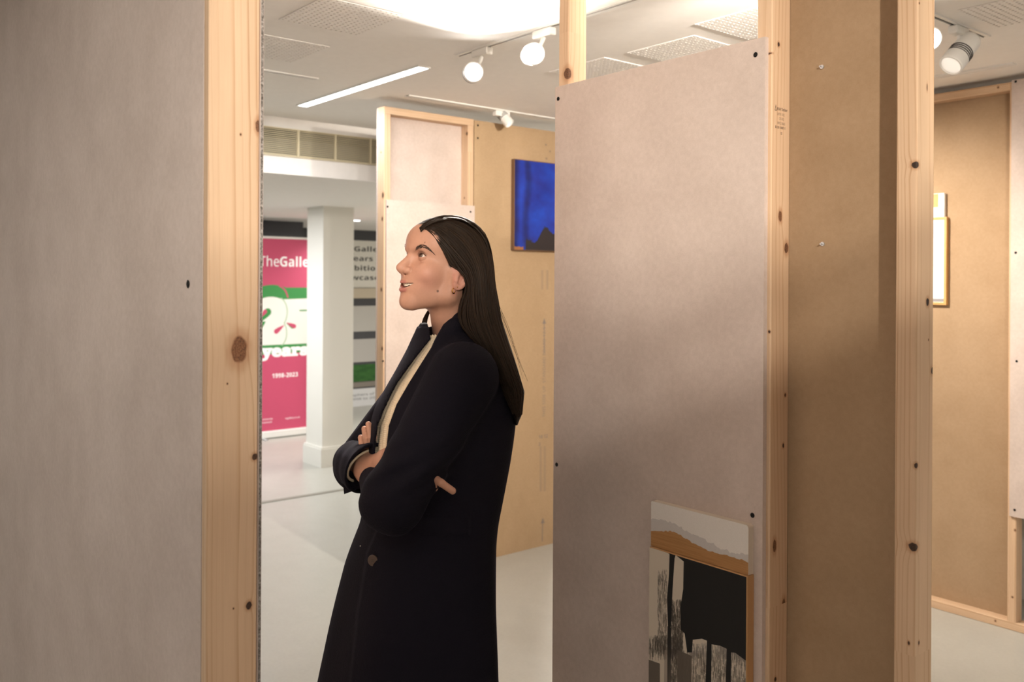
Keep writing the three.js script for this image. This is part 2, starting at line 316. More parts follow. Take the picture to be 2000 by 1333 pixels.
// spotlight: pos of lens centre, aim, mount on ceiling
function spotlight(mount, lens, aim, label, power, opt = {}) {
  const g = thing('track_spotlight', label, 'spotlight', [mount.x, CEIL, mount.z], 0, opt.group);
  const axis = opt.axis ?? 'z', rel = lens.clone().sub(new THREE.Vector3(mount.x, CEIL, mount.z));
  const ad = axis === 'z' ? rbox(.034, .03, .10, .006, 0, -.021, 0) : rbox(.10, .03, .034, .006, 0, -.021, 0);
  mesh('adaptor', ad, M.fixture, g);
  const dir = aim.clone().sub(lens).normalize(), q = new THREE.Quaternion().setFromUnitVectors(new THREE.Vector3(0, 1, 0), dir);
  const r = opt.r ?? 0.04, len = opt.len ?? 0.13, head = mesh('head', new THREE.LatheGeometry([[0, -len], [r * .8, -len], [r * .92, -len + .012], [r * .92, -.05], [r, -.045], [r, -.004], [r * .96, .002], [r * .86, .002], [r * .82, -.006], [0, -.006]].map(([a, b]) => new THREE.Vector2(a, b)), 28), M.fixture, g);
  head.position.copy(rel); head.quaternion.copy(q);
  for (let k = 0; k < 4; k++) mesh('cooling_ring', new THREE.TorusGeometry(r * .945, .002, 6, 28).rotateX(Math.PI / 2).translate(0, -.05 - .009 * k, 0), M.slot, head);
  mesh('lens', new THREE.SphereGeometry(r * .82, 24, 8, 0, Math.PI * 2, 0, Math.PI / 2).scale(1, .14, 1).translate(0, -.004, 0), power && !opt.dim ? M.lens : M.lensDim, head);
  const back = rel.clone().addScaledVector(dir, -len * .62), top = new THREE.Vector3(0, -.036, 0);
  const st = new THREE.TubeGeometry(new THREE.CatmullRomCurve3([top, top.clone().lerp(back, .45).setY(mix(top.y, back.y, .62)), back]), 10, .008, 8);
  mesh('stem', st, M.fixture, g);
  if (power) {
    const l = new THREE.SpotLight(opt.color ?? WARM, power, 0, opt.cone ?? 0.75, opt.pen ?? 0.6, 2); l.castShadow = true; l.shadow.radius = 1.6;
    l.position.copy(rel).addScaledVector(dir, .016); l.target.position.copy(rel).addScaledVector(dir, 1); g.add(l, l.target);
  }
  return g;
}
{
  const mA = onY(947, 94, CEIL), mB = onY(1063, 54, CEIL); mA.x = mB.x = TX;
  const dA = 3.52, dB = 3.22;
  const lA = ray(925, 141).multiplyScalar(dA).add(EYEV), lB = ray(1043, 105).multiplyScalar(dB).add(EYEV);
  spotlight(mA, lA, new THREE.Vector3(0.15, 1.75, 0.2), 'glaring white track spotlight nearer the glowing strip', SPOT_TRACK, { cone: 0.95, pen: .35 });
  spotlight(mB, lB, new THREE.Vector3(0.35, 1.75, 0.1), 'glaring white track spotlight nearer the tall grey panel', SPOT_TRACK, { cone: 0.95, pen: .35 });
  const mC = onY(968, 218, CEIL); mC.z = tC.z;
  spotlight(mC, mC.clone().add(new THREE.Vector3(.03, -.075, .035)), mC.clone().add(new THREE.Vector3(.55, -1.3, 1.0)), 'small white track spotlight over the blue painting partition', 0, { axis: 'x', r: .028, len: .07 });
  // right hand zone
  const mD = onY(1872, 50, CEIL); mD.z = tD.z;
  const dD = ray(1873, 50).multiplyScalar(1);
  const depth = mD.clone().sub(EYEV).length() / ray(1873, 50).length();
  const lD = ray(1857, 128).multiplyScalar(depth - .03).add(EYEV), bD = ray(1893, 82).multiplyScalar(depth + .01).add(EYEV);
  const aimD = lD.clone().add(lD.clone().sub(bD).multiplyScalar(8));
  spotlight(mD, lD, aimD, 'white ribbed track spotlight angled down beside the bare end stud', 2.5, { dim: true, axis: 'x', r: .043, len: .15, cone: .6 });
  const lE = onZ(1817, 76, tD.z + .05), mE = new THREE.Vector3(lE.x + .05, CEIL, tD.z);
  spotlight(mE, lE, new THREE.Vector3(1.2, 1.5, .6), 'glaring track spotlight half hidden by the bare end stud', SPOT_TRACK * .5, { axis: 'x', cone: 0.9 });
  // behind the photographer: lights the tall panel and the end stud over the board behind
  for (const [x, z, y, w] of [[-.28, 1.20, 2.40, 'nearest the half boarded partition'], [-.52, 1.45, 2.385, 'in the middle of the row behind the half boarded partition'], [-.05, 1.62, 2.37, 'farthest behind the half boarded partition']])
    spotlight(new THREE.Vector3(x - .03, CEIL, z + .04), new THREE.Vector3(x, y, z), new THREE.Vector3(1.66, 1.9, -1.1), 'white track spotlight ' + w, SPOT_FRONT, { cone: .62, pen: .8 });
  // hidden behind the tall panel: wash the far partition and the painting
  spotlight(new THREE.Vector3(TX, CEIL, -1.2), new THREE.Vector3(TX + .02, 2.39, -1.24), new THREE.Vector3(3.1, 1.2, FZ), 'track spotlight behind the tall panel aimed at the blue painting', SPOT_TRACK * .7, { cone: .8, pen: .8 });
  spotlight(new THREE.Vector3(TX, CEIL, -.9), new THREE.Vector3(TX + .02, 2.39, -.93), new THREE.Vector3(2.75, 2.12, BZ), 'track spotlight behind the tall panel aimed level at the grilled bulkhead', SPOT_TRACK * 2.2, { cone: .85, pen: .9 });
  // above the right hand bay, lights the framed beige panel
  spotlight(new THREE.Vector3(3.0, CEIL, -2.5), new THREE.Vector3(3.04, 2.38, -2.5), new THREE.Vector3(4.28, 1.2, -2.2), 'track spotlight aimed at the framed beige panel', SPOT_TRACK * 1.8, { cone: .8 });
}

// ---------------------------------------------------------------- partitions
const BT = 0.0125, PH = 2.43;
const UNDER = 0.0;
// left partition: grey board, end stud, back board
{
  const c = onX(404.5, 600, 0.531), zE = c.z, xf = 0.531, SD = .022;
  const r = onZ(505.5, 600, zE), r2 = onZ(512.5, 600, zE), xs0 = xf + .0008, xs1 = r.x, xb = r2.x;
  const g = thing('plasterboard_partition', 'grey plasterboard wall ending in a wide knotted pine stud', 'partition', [0, 0, 0]);
  const ku = (px, py) => { const p = onZ(px, py, zE); return [SD + (p.x - xs0), p.y]; };
  const kn = [[...ku(463, 684), .0135, .022, .12], [...ku(494, 893), .005, .0055, .6], [...ku(482, 1184), .005, .0062, .75], [...ku(500, 245), .0045, .010, .2], [...ku(466, 262), .0014, .002, .5], [...ku(440, 750), .0012, .0015, .6], [...ku(452, 1190), .0012, .0015, .6]];
  mesh('stud', studGeo(xs0, xs1, zE - SD, zE, 0.038, PH - .038, 0.86), pineMat(kn, 3.7, 0.86, 512, 2048), g);
  const gen = M.pine = pineMat([[.02, 1.4, .006, .008, .5], [.08, 1.9, .007, .009, .3], [.07, 1.1, .005, .007, .7], [.03, 1.75, .005, .006, .6]], 8.2, 0.8, 256, 1024);
  for (const z of [zE - .6, zE - 1.2, zE - 1.8]) mesh('stud', studGeo(xf + BT, xs1, z - .019, z + .019, 0.038, PH - .038, 0.7), gen, g);
  mesh('plate', plateGeo('z', zE - 1.9, zE, xf + BT, xs1, PH - .038, PH), gen, g);
  mesh('plate', plateGeo('z', zE - 1.9, zE, xf + BT, xs1, 0, .038), gen, g);
  const b = mesh('plasterboard', boardGeo('z', xf, BT, zE - 1.9, zE - SD - .002, 0, PH), M.greyBoard, g);
  for (const [px, py] of [[368, 555]]) { const p = onX(px, py, xf); addScrew(b, new THREE.Vector3(xf + .0002, p.y, p.z), 'z', M.black, 1.6); }
  for (const y of [.25, 2.25]) addScrew(b, new THREE.Vector3(xf + .0002, y, zE - .10), 'z');
  const bb = mesh('plasterboard', boardGeo('z', xb, -(xb - xs1), zE - 1.9, zE + .0008, 0, PH, false, false), M.greyBoard, g);
  mesh('gypsum_core', scaleUV(box(xs1 + .0012, 0, zE + .0008, xb - .0008, PH, zE + .0016), 5), M.core, bb);
}

// centre partition: grey board on two studs, then an open bay with a brown back board
const XB = 1.617, XS = XB + BT;
const eR = onX(1491, 700, XB), eL = onX(1081, 700, XB);
const zS1 = onX(1505, 700, XS).z, zS2a = onX(1748, 700, XS).z, zS2 = onX(1789.5, 700, XS).z, XE = onZ(1823, 700, zS2).x;
{
  const g = thing('plasterboard_partition', 'tall grey plasterboard panel on pine studs with an open brown bay', 'partition', [0, 0, 0]);
  // end stud of the board: -x face then +z face
  const d1 = 0.038, kA = (px, py) => { const p = onX(px, py, XS); return [d1 - (zS1 - p.z), p.y]; }, kB = (px, py) => { const p = onZ(px, py, zS1); return [d1 + p.x - XS, p.y]; };
  const kn1 = [[...kB(1519, 86), .004, .0048, .8], [...kB(1522, 422), .006, .012, .25], [...kB(1534, 484), .007, .012, .3], [...kA(1501, 648), .0028, .003, .7], [...kB(1532, 772), .003, .004, .5], [...kB(1528, 871), .003, .005, .8], [...kB(1511, 1067), .006, .014, .25], [...kB(1529, 1185), .0065, .016, .25], [...kA(1500, 105), .008, .002, .5], [...kB(1522, 1318), .002, .004, .5]];
  const st = kB(1511, 212);
  mesh('stud', studGeo(XS, XE, zS1 - d1, zS1, .038, PH - .038, .86), pineMat(kn1, 5.1, .86, 512, 2048, (c, U, V) => {
    c.fillStyle = 'rgba(48,36,28,0.85)'; c.textAlign = 'left';
    const u0 = U(d1 + .008), y = (k) => V(st[1]) + k;
    c.save(); c.translate(u0, y(0)); c.rotate(0.0);
    c.beginPath(); c.moveTo(0, 4); c.lineTo(6, -12); c.lineTo(12, 4); c.closePath(); c.lineWidth = 2; c.strokeStyle = 'rgba(48,36,28,.9)'; c.stroke();
    c.font = 'bold 13px sans-serif'; c.fillText('BSW Timber', 15, 3); c.font = '10px sans-serif'; c.fillText('UKTFS 1032', 16, 19); c.fillText('C16 DG', 30, 33); c.fillText('WPCS 38x63', 18, 48); c.font = 'bold 11px sans-serif'; c.fillText('BS EN 14081-1', 2, 62); c.fillText('CE', 40, 80);
    c.restore();
  }), g);
  // left stud
  const zL = eL.z + .0006, k2 = (px, py) => { const p = onX(px, py, XS); return [p.z - zL, p.y]; };
  const zLe = zL + .038, k3 = (px, py) => { const p = onZ(px, py, zLe); return [.038 + p.x - XS, p.y]; };
  mesh('stud', studGeo(XS, XE, zL, zLe, .038, PH - .038, .86), pineMat([[...k2(1107, 144), .013, .016, .3], [...k2(1104, 26), .0016, .002, .7], [.03, 1.3, .006, .009, .4], [.07, 1.2, .006, .008, .6]], 12.4, .86, 384, 2048), g);
  // end stud of the bay
  const d3 = zS2 - zS2a, a3 = (px, py) => { const p = onX(px, py, XS); return [d3 - (zS2 - p.z), p.y]; }, b3 = (px, py) => { const p = onZ(px, py, zS2); return [d3 + p.x - XS, p.y]; };
  const kn3 = [[...a3(1786, 322), .0075, .0062, .95], [...b3(1809, 170), .0016, .007, .7], [...b3(1810, 590), .0055, .0075, .95], [...b3(1820, 724), .006, .007, .95], [...a3(1788, 910), .0048, .005, .8], [...a3(1783, 1069), .0105, .0078, .8], [...a3(1773, 1256), .0022, .0035, .7], [...b3(1793, 1257), .0025, .004, .6], [...b3(1822, 1032), .003, .006, .7], [...b3(1812, 664), .0015, .002, .6], [...b3(1794, 5), .002, .002, .5]];
  mesh('stud', studGeo(XS, XE, zS2a, zS2, .038, PH - .038, .86), pineMat(kn3, 21.3, .86, 512, 2048), g);
  mesh('plate', plateGeo('z', zL, zS2, XS, XE, PH - .038, PH), M.pine, g);
  mesh('plate', plateGeo('z', zL, zS2, XS, XE, 0, .038), M.pine, g);
  const yT = onX(1492, 72, XB).y;
  const b = mesh('plasterboard', boardGeo('z', XB, BT, eL.z, eR.z, 0, yT, true, false), M.greyBoard, g);
  for (const [px, py] of [[1090, 193], [1476, 107], [1087, 908], [1470, 1007]]) { const p = onX(px, py, XB); addScrew(b, new THREE.Vector3(XB + (px > 1200 ? .0002 : .0013), p.y, p.z), 'z'); }
  const bb = mesh('plasterboard', boardGeo('z', XE, BT, zS1 - .036, zS2 - .010, 0, PH, false, false), M.brownBoard, g); bb.userData.label = 'brown paper face of the back board';
  for (const [px, py] of [[1606, 131], [1607, 477]]) {
    const p = onX(px, py, XE), s = mesh('screw', mergeGeometries([cyl(.0045, .0045, .003, 14).toNonIndexed(), cyl(.0018, .0006, .008, 10).translate(0, .005, 0).toNonIndexed()]).rotateZ(Math.PI / 2), M.steel, bb); s.position.set(XE - .001, p.y, p.z);
  }
}

// partition behind the photographer: it shades the lower part of the tall panel
{
  const g = thing('plasterboard_partition', 'half boarded pine partition standing behind the photographer', 'partition', [0, 0, 0]);
  for (const x of [-.5, .1, .7, 1.3]) mesh('stud', studGeo(x - .019, x + .019, .4635, .5265, .038, PH - .038, .7), M.pine, g);
  mesh('plate', plateGeo('x', -.52, 1.32, .4635, .5265, PH - .038, PH), M.pine, g);
  mesh('plate', plateGeo('x', -.52, 1.32, .4635, .5265, 0, .038), M.pine, g);
  for (const [a, b] of [[-.52, .1], [.1, .7], [.7, 1.32]]) mesh('plasterboard', boardGeo('x', .463, -.0125 * 1, a + .0005, b - .0005, 0, 2.07, false, false).translate(0, 0, -.0125), M.greyBoard, g);
}

// far partition: open bay frame with a lower grey board, then a brown board with the blue painting
{
  const g = thing('plasterboard_partition', 'pine framed partition with a grey lower board beside a beige panel', 'partition', [0, 0, 0]);
  const xl = onZ(750, 400, FZ).x, xr = onZ(925, 300, FZ).x, zb = FZ - .063, top = onZ(750, 207, FZ).y;
  const fp = pineMat([[.05, 1.98, .008, .014, .7], [.09, 1.93, .006, .012, .4], [.045, 1.86, .006, .01, .6], [.08, 1.72, .005, .008, .8], [.04, 1.5, .006, .009, .7], [.085, 1.35, .006, .009, .4], [.05, 1.2, .006, .009, .8], [.03, 2.2, .004, .004, .5]], 31.2, 1.1, 384, 1024);
  mesh('stud', studGeo(xl, xl + .038, zb, FZ, .038, top - .038, 1.1), fp, g);
  mesh('stud', studGeo(xr - .038, xr, zb, FZ, .038, top - .038, .9), fp, g);
  mesh('plate', plateGeo('x', xl, xr, zb, FZ, top - .038, top), M.pine, g);
  mesh('plate', plateGeo('x', xl, xr, zb, FZ, 0, .038), M.pine, g);
  mesh('plasterboard', boardGeo('x', zb, .0125, xl, xr + .012, 0, top - .002, false, false), M.greyBoard, g);
  const yb = onZ(760, 391, FZ).y, b = mesh('plasterboard', boardGeo('x', FZ + BT, BT, xl + .008, xr, 0, yb, false, false), M.greyBoard, g);
  for (const [px, py] of [[757, 404], [919, 414], [748, 706]]) { const p = onZ(px, py, FZ + BT); addScrew(b, new THREE.Vector3(p.x, p.y, FZ + BT - .0005), 'x'); }
  // beige board
  const x2 = xr + .004, x3 = xr + .62;
  const print = canvasTex(512, 2048, (c, w, h) => {
    const X = (x) => (x - x2) / .62 * w, Y = (y) => (1 - y / 2.43) * h, at = (px, py) => { const p = onZ(px, py, FZ); return [X(p.x), Y(p.y)]; };
    const im = c.createImageData(w, h); for (let k = 0; k < w * h; k++) { const i = k % w, j = (k / w) | 0, f = 8 * (vnoise(i / 3, j / 3) - .5) + 10 * (fbm(i / 90, j / 140) - .5); im.data[4 * k] = 176 + f; im.data[4 * k + 1] = 149 + f; im.data[4 * k + 2] = 116 + f; im.data[4 * k + 3] = 255; } c.putImageData(im, 0, 0);
    c.strokeStyle = c.fillStyle = 'rgba(120,112,112,0.7)'; c.lineWidth = 5;
    const arrow = (a, b) => { c.beginPath(); c.moveTo(...a); c.lineTo(...b); c.stroke(); c.beginPath(); c.moveTo(a[0], a[1] - 16); c.lineTo(a[0] - 13, a[1] + 12); c.lineTo(a[0] + 13, a[1] + 12); c.fill(); };
    arrow(at(1063, 628), at(1063, 690)); arrow(at(1060, 1018), at(1059, 1058));
    c.save(); c.translate(...at(1065, 815)); c.rotate(-Math.PI / 2); c.font = '26px sans-serif'; c.fillText('THIS SIDE UP  STANDARD BOARD 12.5', 0, 0); c.restore();
    c.font = 'bold 24px sans-serif'; c.fillText('18 12', at(1052, 850)[0], at(1052, 858)[1]); c.fillText('3', at(1052, 850)[0], at(1052, 872)[1]);
    c.lineWidth = 14; c.strokeStyle = 'rgba(140,124,108,0.35)'; for (const [a, y0, y1] of [[1059, 528, 566], [1069, 528, 566], [1056, 872, 960], [1064, 872, 960]]) { c.beginPath(); c.moveTo(...at(a, y0)); c.lineTo(...at(a, y1)); c.stroke(); }
    c.fillStyle = 'rgba(110,98,92,0.55)'; for (const [a, b] of [[1066, 283], [1074, 296], [1067, 310], [1072, 342]]) c.fillRect(at(a, b)[0] - 4, at(a, b)[1] - 4, 10, 8);
  });
  const bm = std({ map: print, roughness: .88 }), bg = box(x2, 0, FZ - BT, x3, top - .004, FZ);
  { const uv = bg.attributes.uv, p = bg.attributes.position; for (let i = 0; i < uv.count; i++) uv.setXY(i, (p.getX(i) - x2) / .62, p.getY(i) / 2.43); }
  const bb = mesh('plasterboard', bg, bm, g); bb.userData.label = 'beige paper faced board with printed arrows';
  mesh('stud', studGeo(x3 - .038, x3, zb, FZ - BT, 0, top - .004, .9), fp, g); mesh('stud', studGeo(x2 + .012, x2 + .05, zb, FZ - BT, 0, top - .004, .9), fp, g);
  for (const [px, py] of [[933, 245], [933, 270]]) { const p = onZ(px, py, FZ); addScrew(bb, new THREE.Vector3(p.x, p.y, FZ + .0006), 'x'); }

  // blue painting
  const pl = onZ(1005, 310, FZ + .03), pb = onZ(1005, 489, FZ + .03), pw = .42, ph = pl.y - pb.y;
  const pt = thing('abstract_painting', 'deep blue abstract canvas with a dark lower corner', 'painting', [pl.x, pb.y, FZ]);
  const art = canvasTex(512, 600, (c, w, h) => {
    const im = c.createImageData(w, h);
    for (let j = 0; j < h; j++) for (let i = 0; i < w; i++) {
      const n = fbm(i / 60, j / 110), m = fbm(i / 110 + 9, j / 90 + 4); let r = 16 + 16 * n, g2 = 42 + 44 * (m - .25), b2 = 138 + 70 * (m - .2);
      const band = sstep(.10, .0, Math.abs(i / w - .22 - .03 * Math.sin(j / 90))) * .35 + sstep(.12, .0, i / w) * .55; r *= 1 - band; g2 *= 1 - band; b2 *= 1 - band * .8;
      const edge = .86 + .05 * Math.sin(i / 26) - .35 * sstep(.22, .6, i / w) * (j / h) * .6 + .05 * (fbm(i / 14, j / 14) - .5);
      if (i / w > .2 && j / h > edge + .06) { const q = sstep(0, .02, j / h - edge - .06); r = mix(r, 42, q); g2 = mix(g2, 36, q); b2 = mix(b2, 38, q); }
      if (j / h > .975 - .02 * fbm(i / 20, 3) && i / w < .16) { r = 150; g2 = 98; b2 = 62; }
      const k = 4 * (j * w + i); im.data[k] = clamp(r, 0, 255); im.data[k + 1] = clamp(g2, 0, 255); im.data[k + 2] = clamp(b2, 0, 255); im.data[k + 3] = 255;
    }
    c.putImageData(im, 0, 0);
  });
  const cv = new THREE.PlaneGeometry(pw - .008, ph - .008, 1, 1).translate(pw / 2, ph / 2, .0285);
  mesh('canvas', cv, std({ map: art, roughness: .5 }), pt);
  mesh('stretcher', rbox(pw, ph, .028, .002, pw / 2, ph / 2, .0142), std({ color: 0x6e5038, roughness: .7 }), pt);
}

// right hand far partition
const RX = 4.28;
{
  const g = thing('plasterboard_partition', 'framed beige panel with pine plates beside a grey board', 'partition', [0, 0, 0]);
  const zr = onX(1975, 700, RX).z, zl = zr - 1.25, top = onX(1975, 160, RX).y, xb = RX + .063;
  const rp = pineMat([[.03, 1.5, .004, .005, .3], [.02, 1.2, .004, .004, .5]], 44.2, .5, 256, 1024);
  const zs = zr;  // front stud under the grey board edge
  mesh('stud', studGeo(RX, xb, zs - .012, zs + .026, .038, top - .038, .8), rp, g);
  mesh('stud', studGeo(RX, xb, zl, zl + .038, .038, top - .038, .8), rp, g);
  mesh('stud', studGeo(RX, xb, zr + .6, zr + .638, .038, top - .038, .8), rp, g);
  mesh('plate', plateGeo('z', zl, zr + .638, RX, xb, top - .038, top), rp, g);
  mesh('plate', plateGeo('z', zl, zr + .638, RX, xb, 0, .038), rp, g);
  const bb = mesh('plasterboard', boardGeo('z', xb, BT, zl, zs + .014, 0, top, false, false), M.brownBoard, g); bb.userData.label = 'beige paper faced board';
  const yB = onX(1985, 1010, RX).y;
  const b = mesh('plasterboard', boardGeo('z', RX - BT, BT, zr, zr + .638, yB, top + .004, true, true), M.greyBoard, g);
  for (const [px, py] of [[1980, 160], [1980, 494], [1982, 706], [1978, 996]]) { const p = onX(px, py, RX - BT); addScrew(b, new THREE.Vector3(RX - BT + .0006, p.y, p.z + .008), 'z'); }
  // artwork: a small upper board behind a framed white panel
  const p0 = onX(1853, 424, xb), p1 = onX(1853, 596, xb), q0 = onX(1848, 378, xb), w = .34;
  const a = thing('framed_artwork', 'white panel in a thin wooden frame on the beige panel', 'artwork', [xb, p1.y, p0.z]);
  const hh = p0.y - p1.y, wood = std({ color: 0xc89a5e, roughness: .6 }), white = std({ color: 0xf2efe9, roughness: .6 });
  mesh('frame', mergeGeometries([box(-.022, 0, -w, 0, .012, 0), box(-.022, hh - .012, -w, 0, hh, 0), box(-.022, .012, -.012, 0, hh - .012, 0), box(-.022, .012, -w, 0, hh - .012, -w + .012)]), wood, a);
  mesh('panel', box(-.017, .012, -w + .012, -.0005, hh - .012, -.012), white, a);
  mesh('grey_stripe', box(-.0176, .014, -.2, -.0170, .03, -.012), std({ color: 0x8f8c8e, roughness: .7 }), a);
  const a2 = thing('painted_board', 'small white edged wooden board above the white framed artwork', 'artwork', [xb, p0.y + .0005, q0.z]);
  const h2 = q0.y - p0.y;
  mesh('board', box(-.02, 0, -.26, 0, h2, 0), white, a2);
  mesh('wood_patch', box(-.0206, h2 * .42, -.24, -.02, h2 - .002, -.028), wood, a2);
}

// ---------------------------------------------------------------- stacked artwork on the tall panel
{
  const tl = onX(1271, 979, XB - .02), tr = onX(1461, 1018, XB - .02), bl = onX(1268, 1066, XB - .02), top = tl.y, mid = bl.y, z0 = tl.z, z1 = tr.z, wd = z1 - z0;
  const art = (draw) => canvasTex(512, 1024, draw);
  // upper board
  const up = thing('painted_board', 'small board with white paint over bare brown wood', 'artwork', [XB, mid, z0]);
  const hU = top - mid, upTex = canvasTex(512, 192, (c, w, h) => {
    const edge = (x) => h * (.66 - .05 * Math.sin(x / 60) + .20 * sstep(.15, 1, x / w) - .10 * sstep(.05, .3, x / w) + .03 * vnoise(x / 12, 4)), edge2 = (x) => edge(x) - h * (.20 + .05 * Math.sin(x / 43 + 1) - .08 * sstep(.3, .6, x / w) + .04 * vnoise(x / 9, 2));
    const im = c.createImageData(w, h);
    for (let j = 0; j < h; j++) for (let i = 0; i < w; i++) {
      const f = 5 * (vnoise(i / 3, j / 3) - .5); let r = 226 + f, g = 220 + f, b = 213 + f;
      if (j > edge2(i)) { r = 200 + f; g = 194 + f; b = 190 + f; }
      if (j > edge(i)) { const n = 14 * (vnoise(i / 80, j / 3) - .5); r = 172 + n; g = 126 + n; b = 78 + n; }
      const k = 4 * (j * w + i); im.data[k] = r; im.data[k + 1] = g; im.data[k + 2] = b; im.data[k + 3] = 255;
    }
    c.putImageData(im, 0, 0);
  });
  const face = (w, h) => { const g = new THREE.PlaneGeometry(w, h); g.rotateY(-Math.PI / 2); return g; };   // faces -x; u runs towards +z
  const s = new THREE.Shape(), r = .008; s.moveTo(0, 0); s.lineTo(wd, 0); s.lineTo(wd, hU - r); s.quadraticCurveTo(wd, hU, wd - r, hU); s.lineTo(r * .3, hU); s.lineTo(0, hU - r * .3); s.closePath();
  const bodyU = new THREE.ExtrudeGeometry(s, { depth: .018, bevelEnabled: false }); bodyU.rotateY(-Math.PI / 2);
  mesh('board', bodyU, std({ color: 0xcdbfae, roughness: .7 }), up);
  const fu = new THREE.ShapeGeometry(s); { const uv = fu.attributes.uv, p = fu.attributes.position; for (let i = 0; i < uv.count; i++) uv.setXY(i, p.getX(i) / wd, p.getY(i) / hU); } fu.rotateY(-Math.PI / 2); fu.translate(-.0186, 0, 0);
  mesh('paint_layer', fu, std({ map: upTex, roughness: .6 }), up);
  // lower painting
  const l0 = onX(1265, 1066, XB - .03).z, l1 = onX(1460, 1118, XB - .024).z, w2 = l1 - l0, h2 = .52;
  const lo = thing('abstract_painting', 'tall canvas with a black block and dripping grey brushwork', 'painting', [XB, mid - h2 - .001, l0]);
  const loTex = canvasTex(512, 1024, (c, w, h) => {
    const P = (px, py) => { const p = onX(px, py, XB - .028); return [(p.z - l0) / w2 * w, (mid - p.y) / h2 * h]; };
    const poly = (a) => { c.beginPath(); a.forEach((p, i) => { const q = P(...p); i ? c.lineTo(...q) : c.moveTo(...q); }); c.closePath(); c.fill(); };
    c.fillStyle = '#cfc3b2'; c.fillRect(0, 0, w, h);
    const dry = (x0, x1, y0, y1, n, dark, al) => { for (let k = 0; k < n; k++) { const x = mix(x0, x1, rnd()), y = mix(y0, y1, rnd()), q = P(x, y), v = dark + 30 * rnd(); c.fillStyle = `rgba(${v},${v - 6},${v - 12},${al * rnd()})`; c.fillRect(q[0], q[1], 2 + 4 * rnd(), 8 + 34 * rnd()); } };
    dry(1282, 1300, 1110, 1260, 420, 60, .35); dry(1308, 1332, 1170, 1330, 900, 40, .5); dry(1262, 1330, 1240, 1275, 700, 50, .45); dry(1330, 1455, 1270, 1333, 900, 60, .45); dry(1345, 1455, 1255, 1280, 500, 110, .6);
    c.fillStyle = 'rgba(96,86,78,.95)'; poly([[1262, 1288], [1287, 1297], [1287, 1400], [1260, 1400]]); poly([[1322, 1270], [1350, 1282], [1348, 1420], [1320, 1420]]);
    c.fillStyle = 'rgba(150,138,126,.7)'; poly([[1296, 1270], [1306, 1272], [1305, 1420], [1294, 1420]]);
    c.fillStyle = '#12100f';
    poly([[1290, 1068], [1460, 1112], [1458, 1292], [1452, 1288], [1436, 1276], [1428, 1275], [1427, 1340], [1417, 1340], [1419, 1268], [1406, 1262], [1389, 1259], [1388, 1345], [1377, 1345], [1380, 1252], [1370, 1248], [1352, 1250], [1350, 1275], [1341, 1275], [1336, 1238], [1328, 1230], [1327, 1190], [1333, 1150], [1334, 1096], [1318, 1083], [1316, 1090], [1312, 1150], [1309, 1225], [1303, 1225], [1301, 1170], [1305, 1120], [1306, 1082]]);
    const q = P(1302, 1225), q2 = P(1308, 1420), gr = c.createLinearGradient(0, q[1], 0, q2[1]); gr.addColorStop(0, 'rgba(20,18,17,1)'); gr.addColorStop(1, 'rgba(90,80,72,.55)'); c.fillStyle = gr; c.fillRect(q[0], q[1] - 4, q2[0] - q[0], q2[1] - q[1]);
  });
  const body = rbox(.024, h2, w2, .002, -.0122, h2 / 2, w2 / 2);
  mesh('stretcher', body, std({ color: 0xb58a5c, roughness: .65 }), lo);
  mesh('canvas', face(w2 - .003, h2 - .003).translate(-.0248, h2 / 2, w2 / 2 - .001), std({ map: loTex, roughness: .75 }), lo);
}

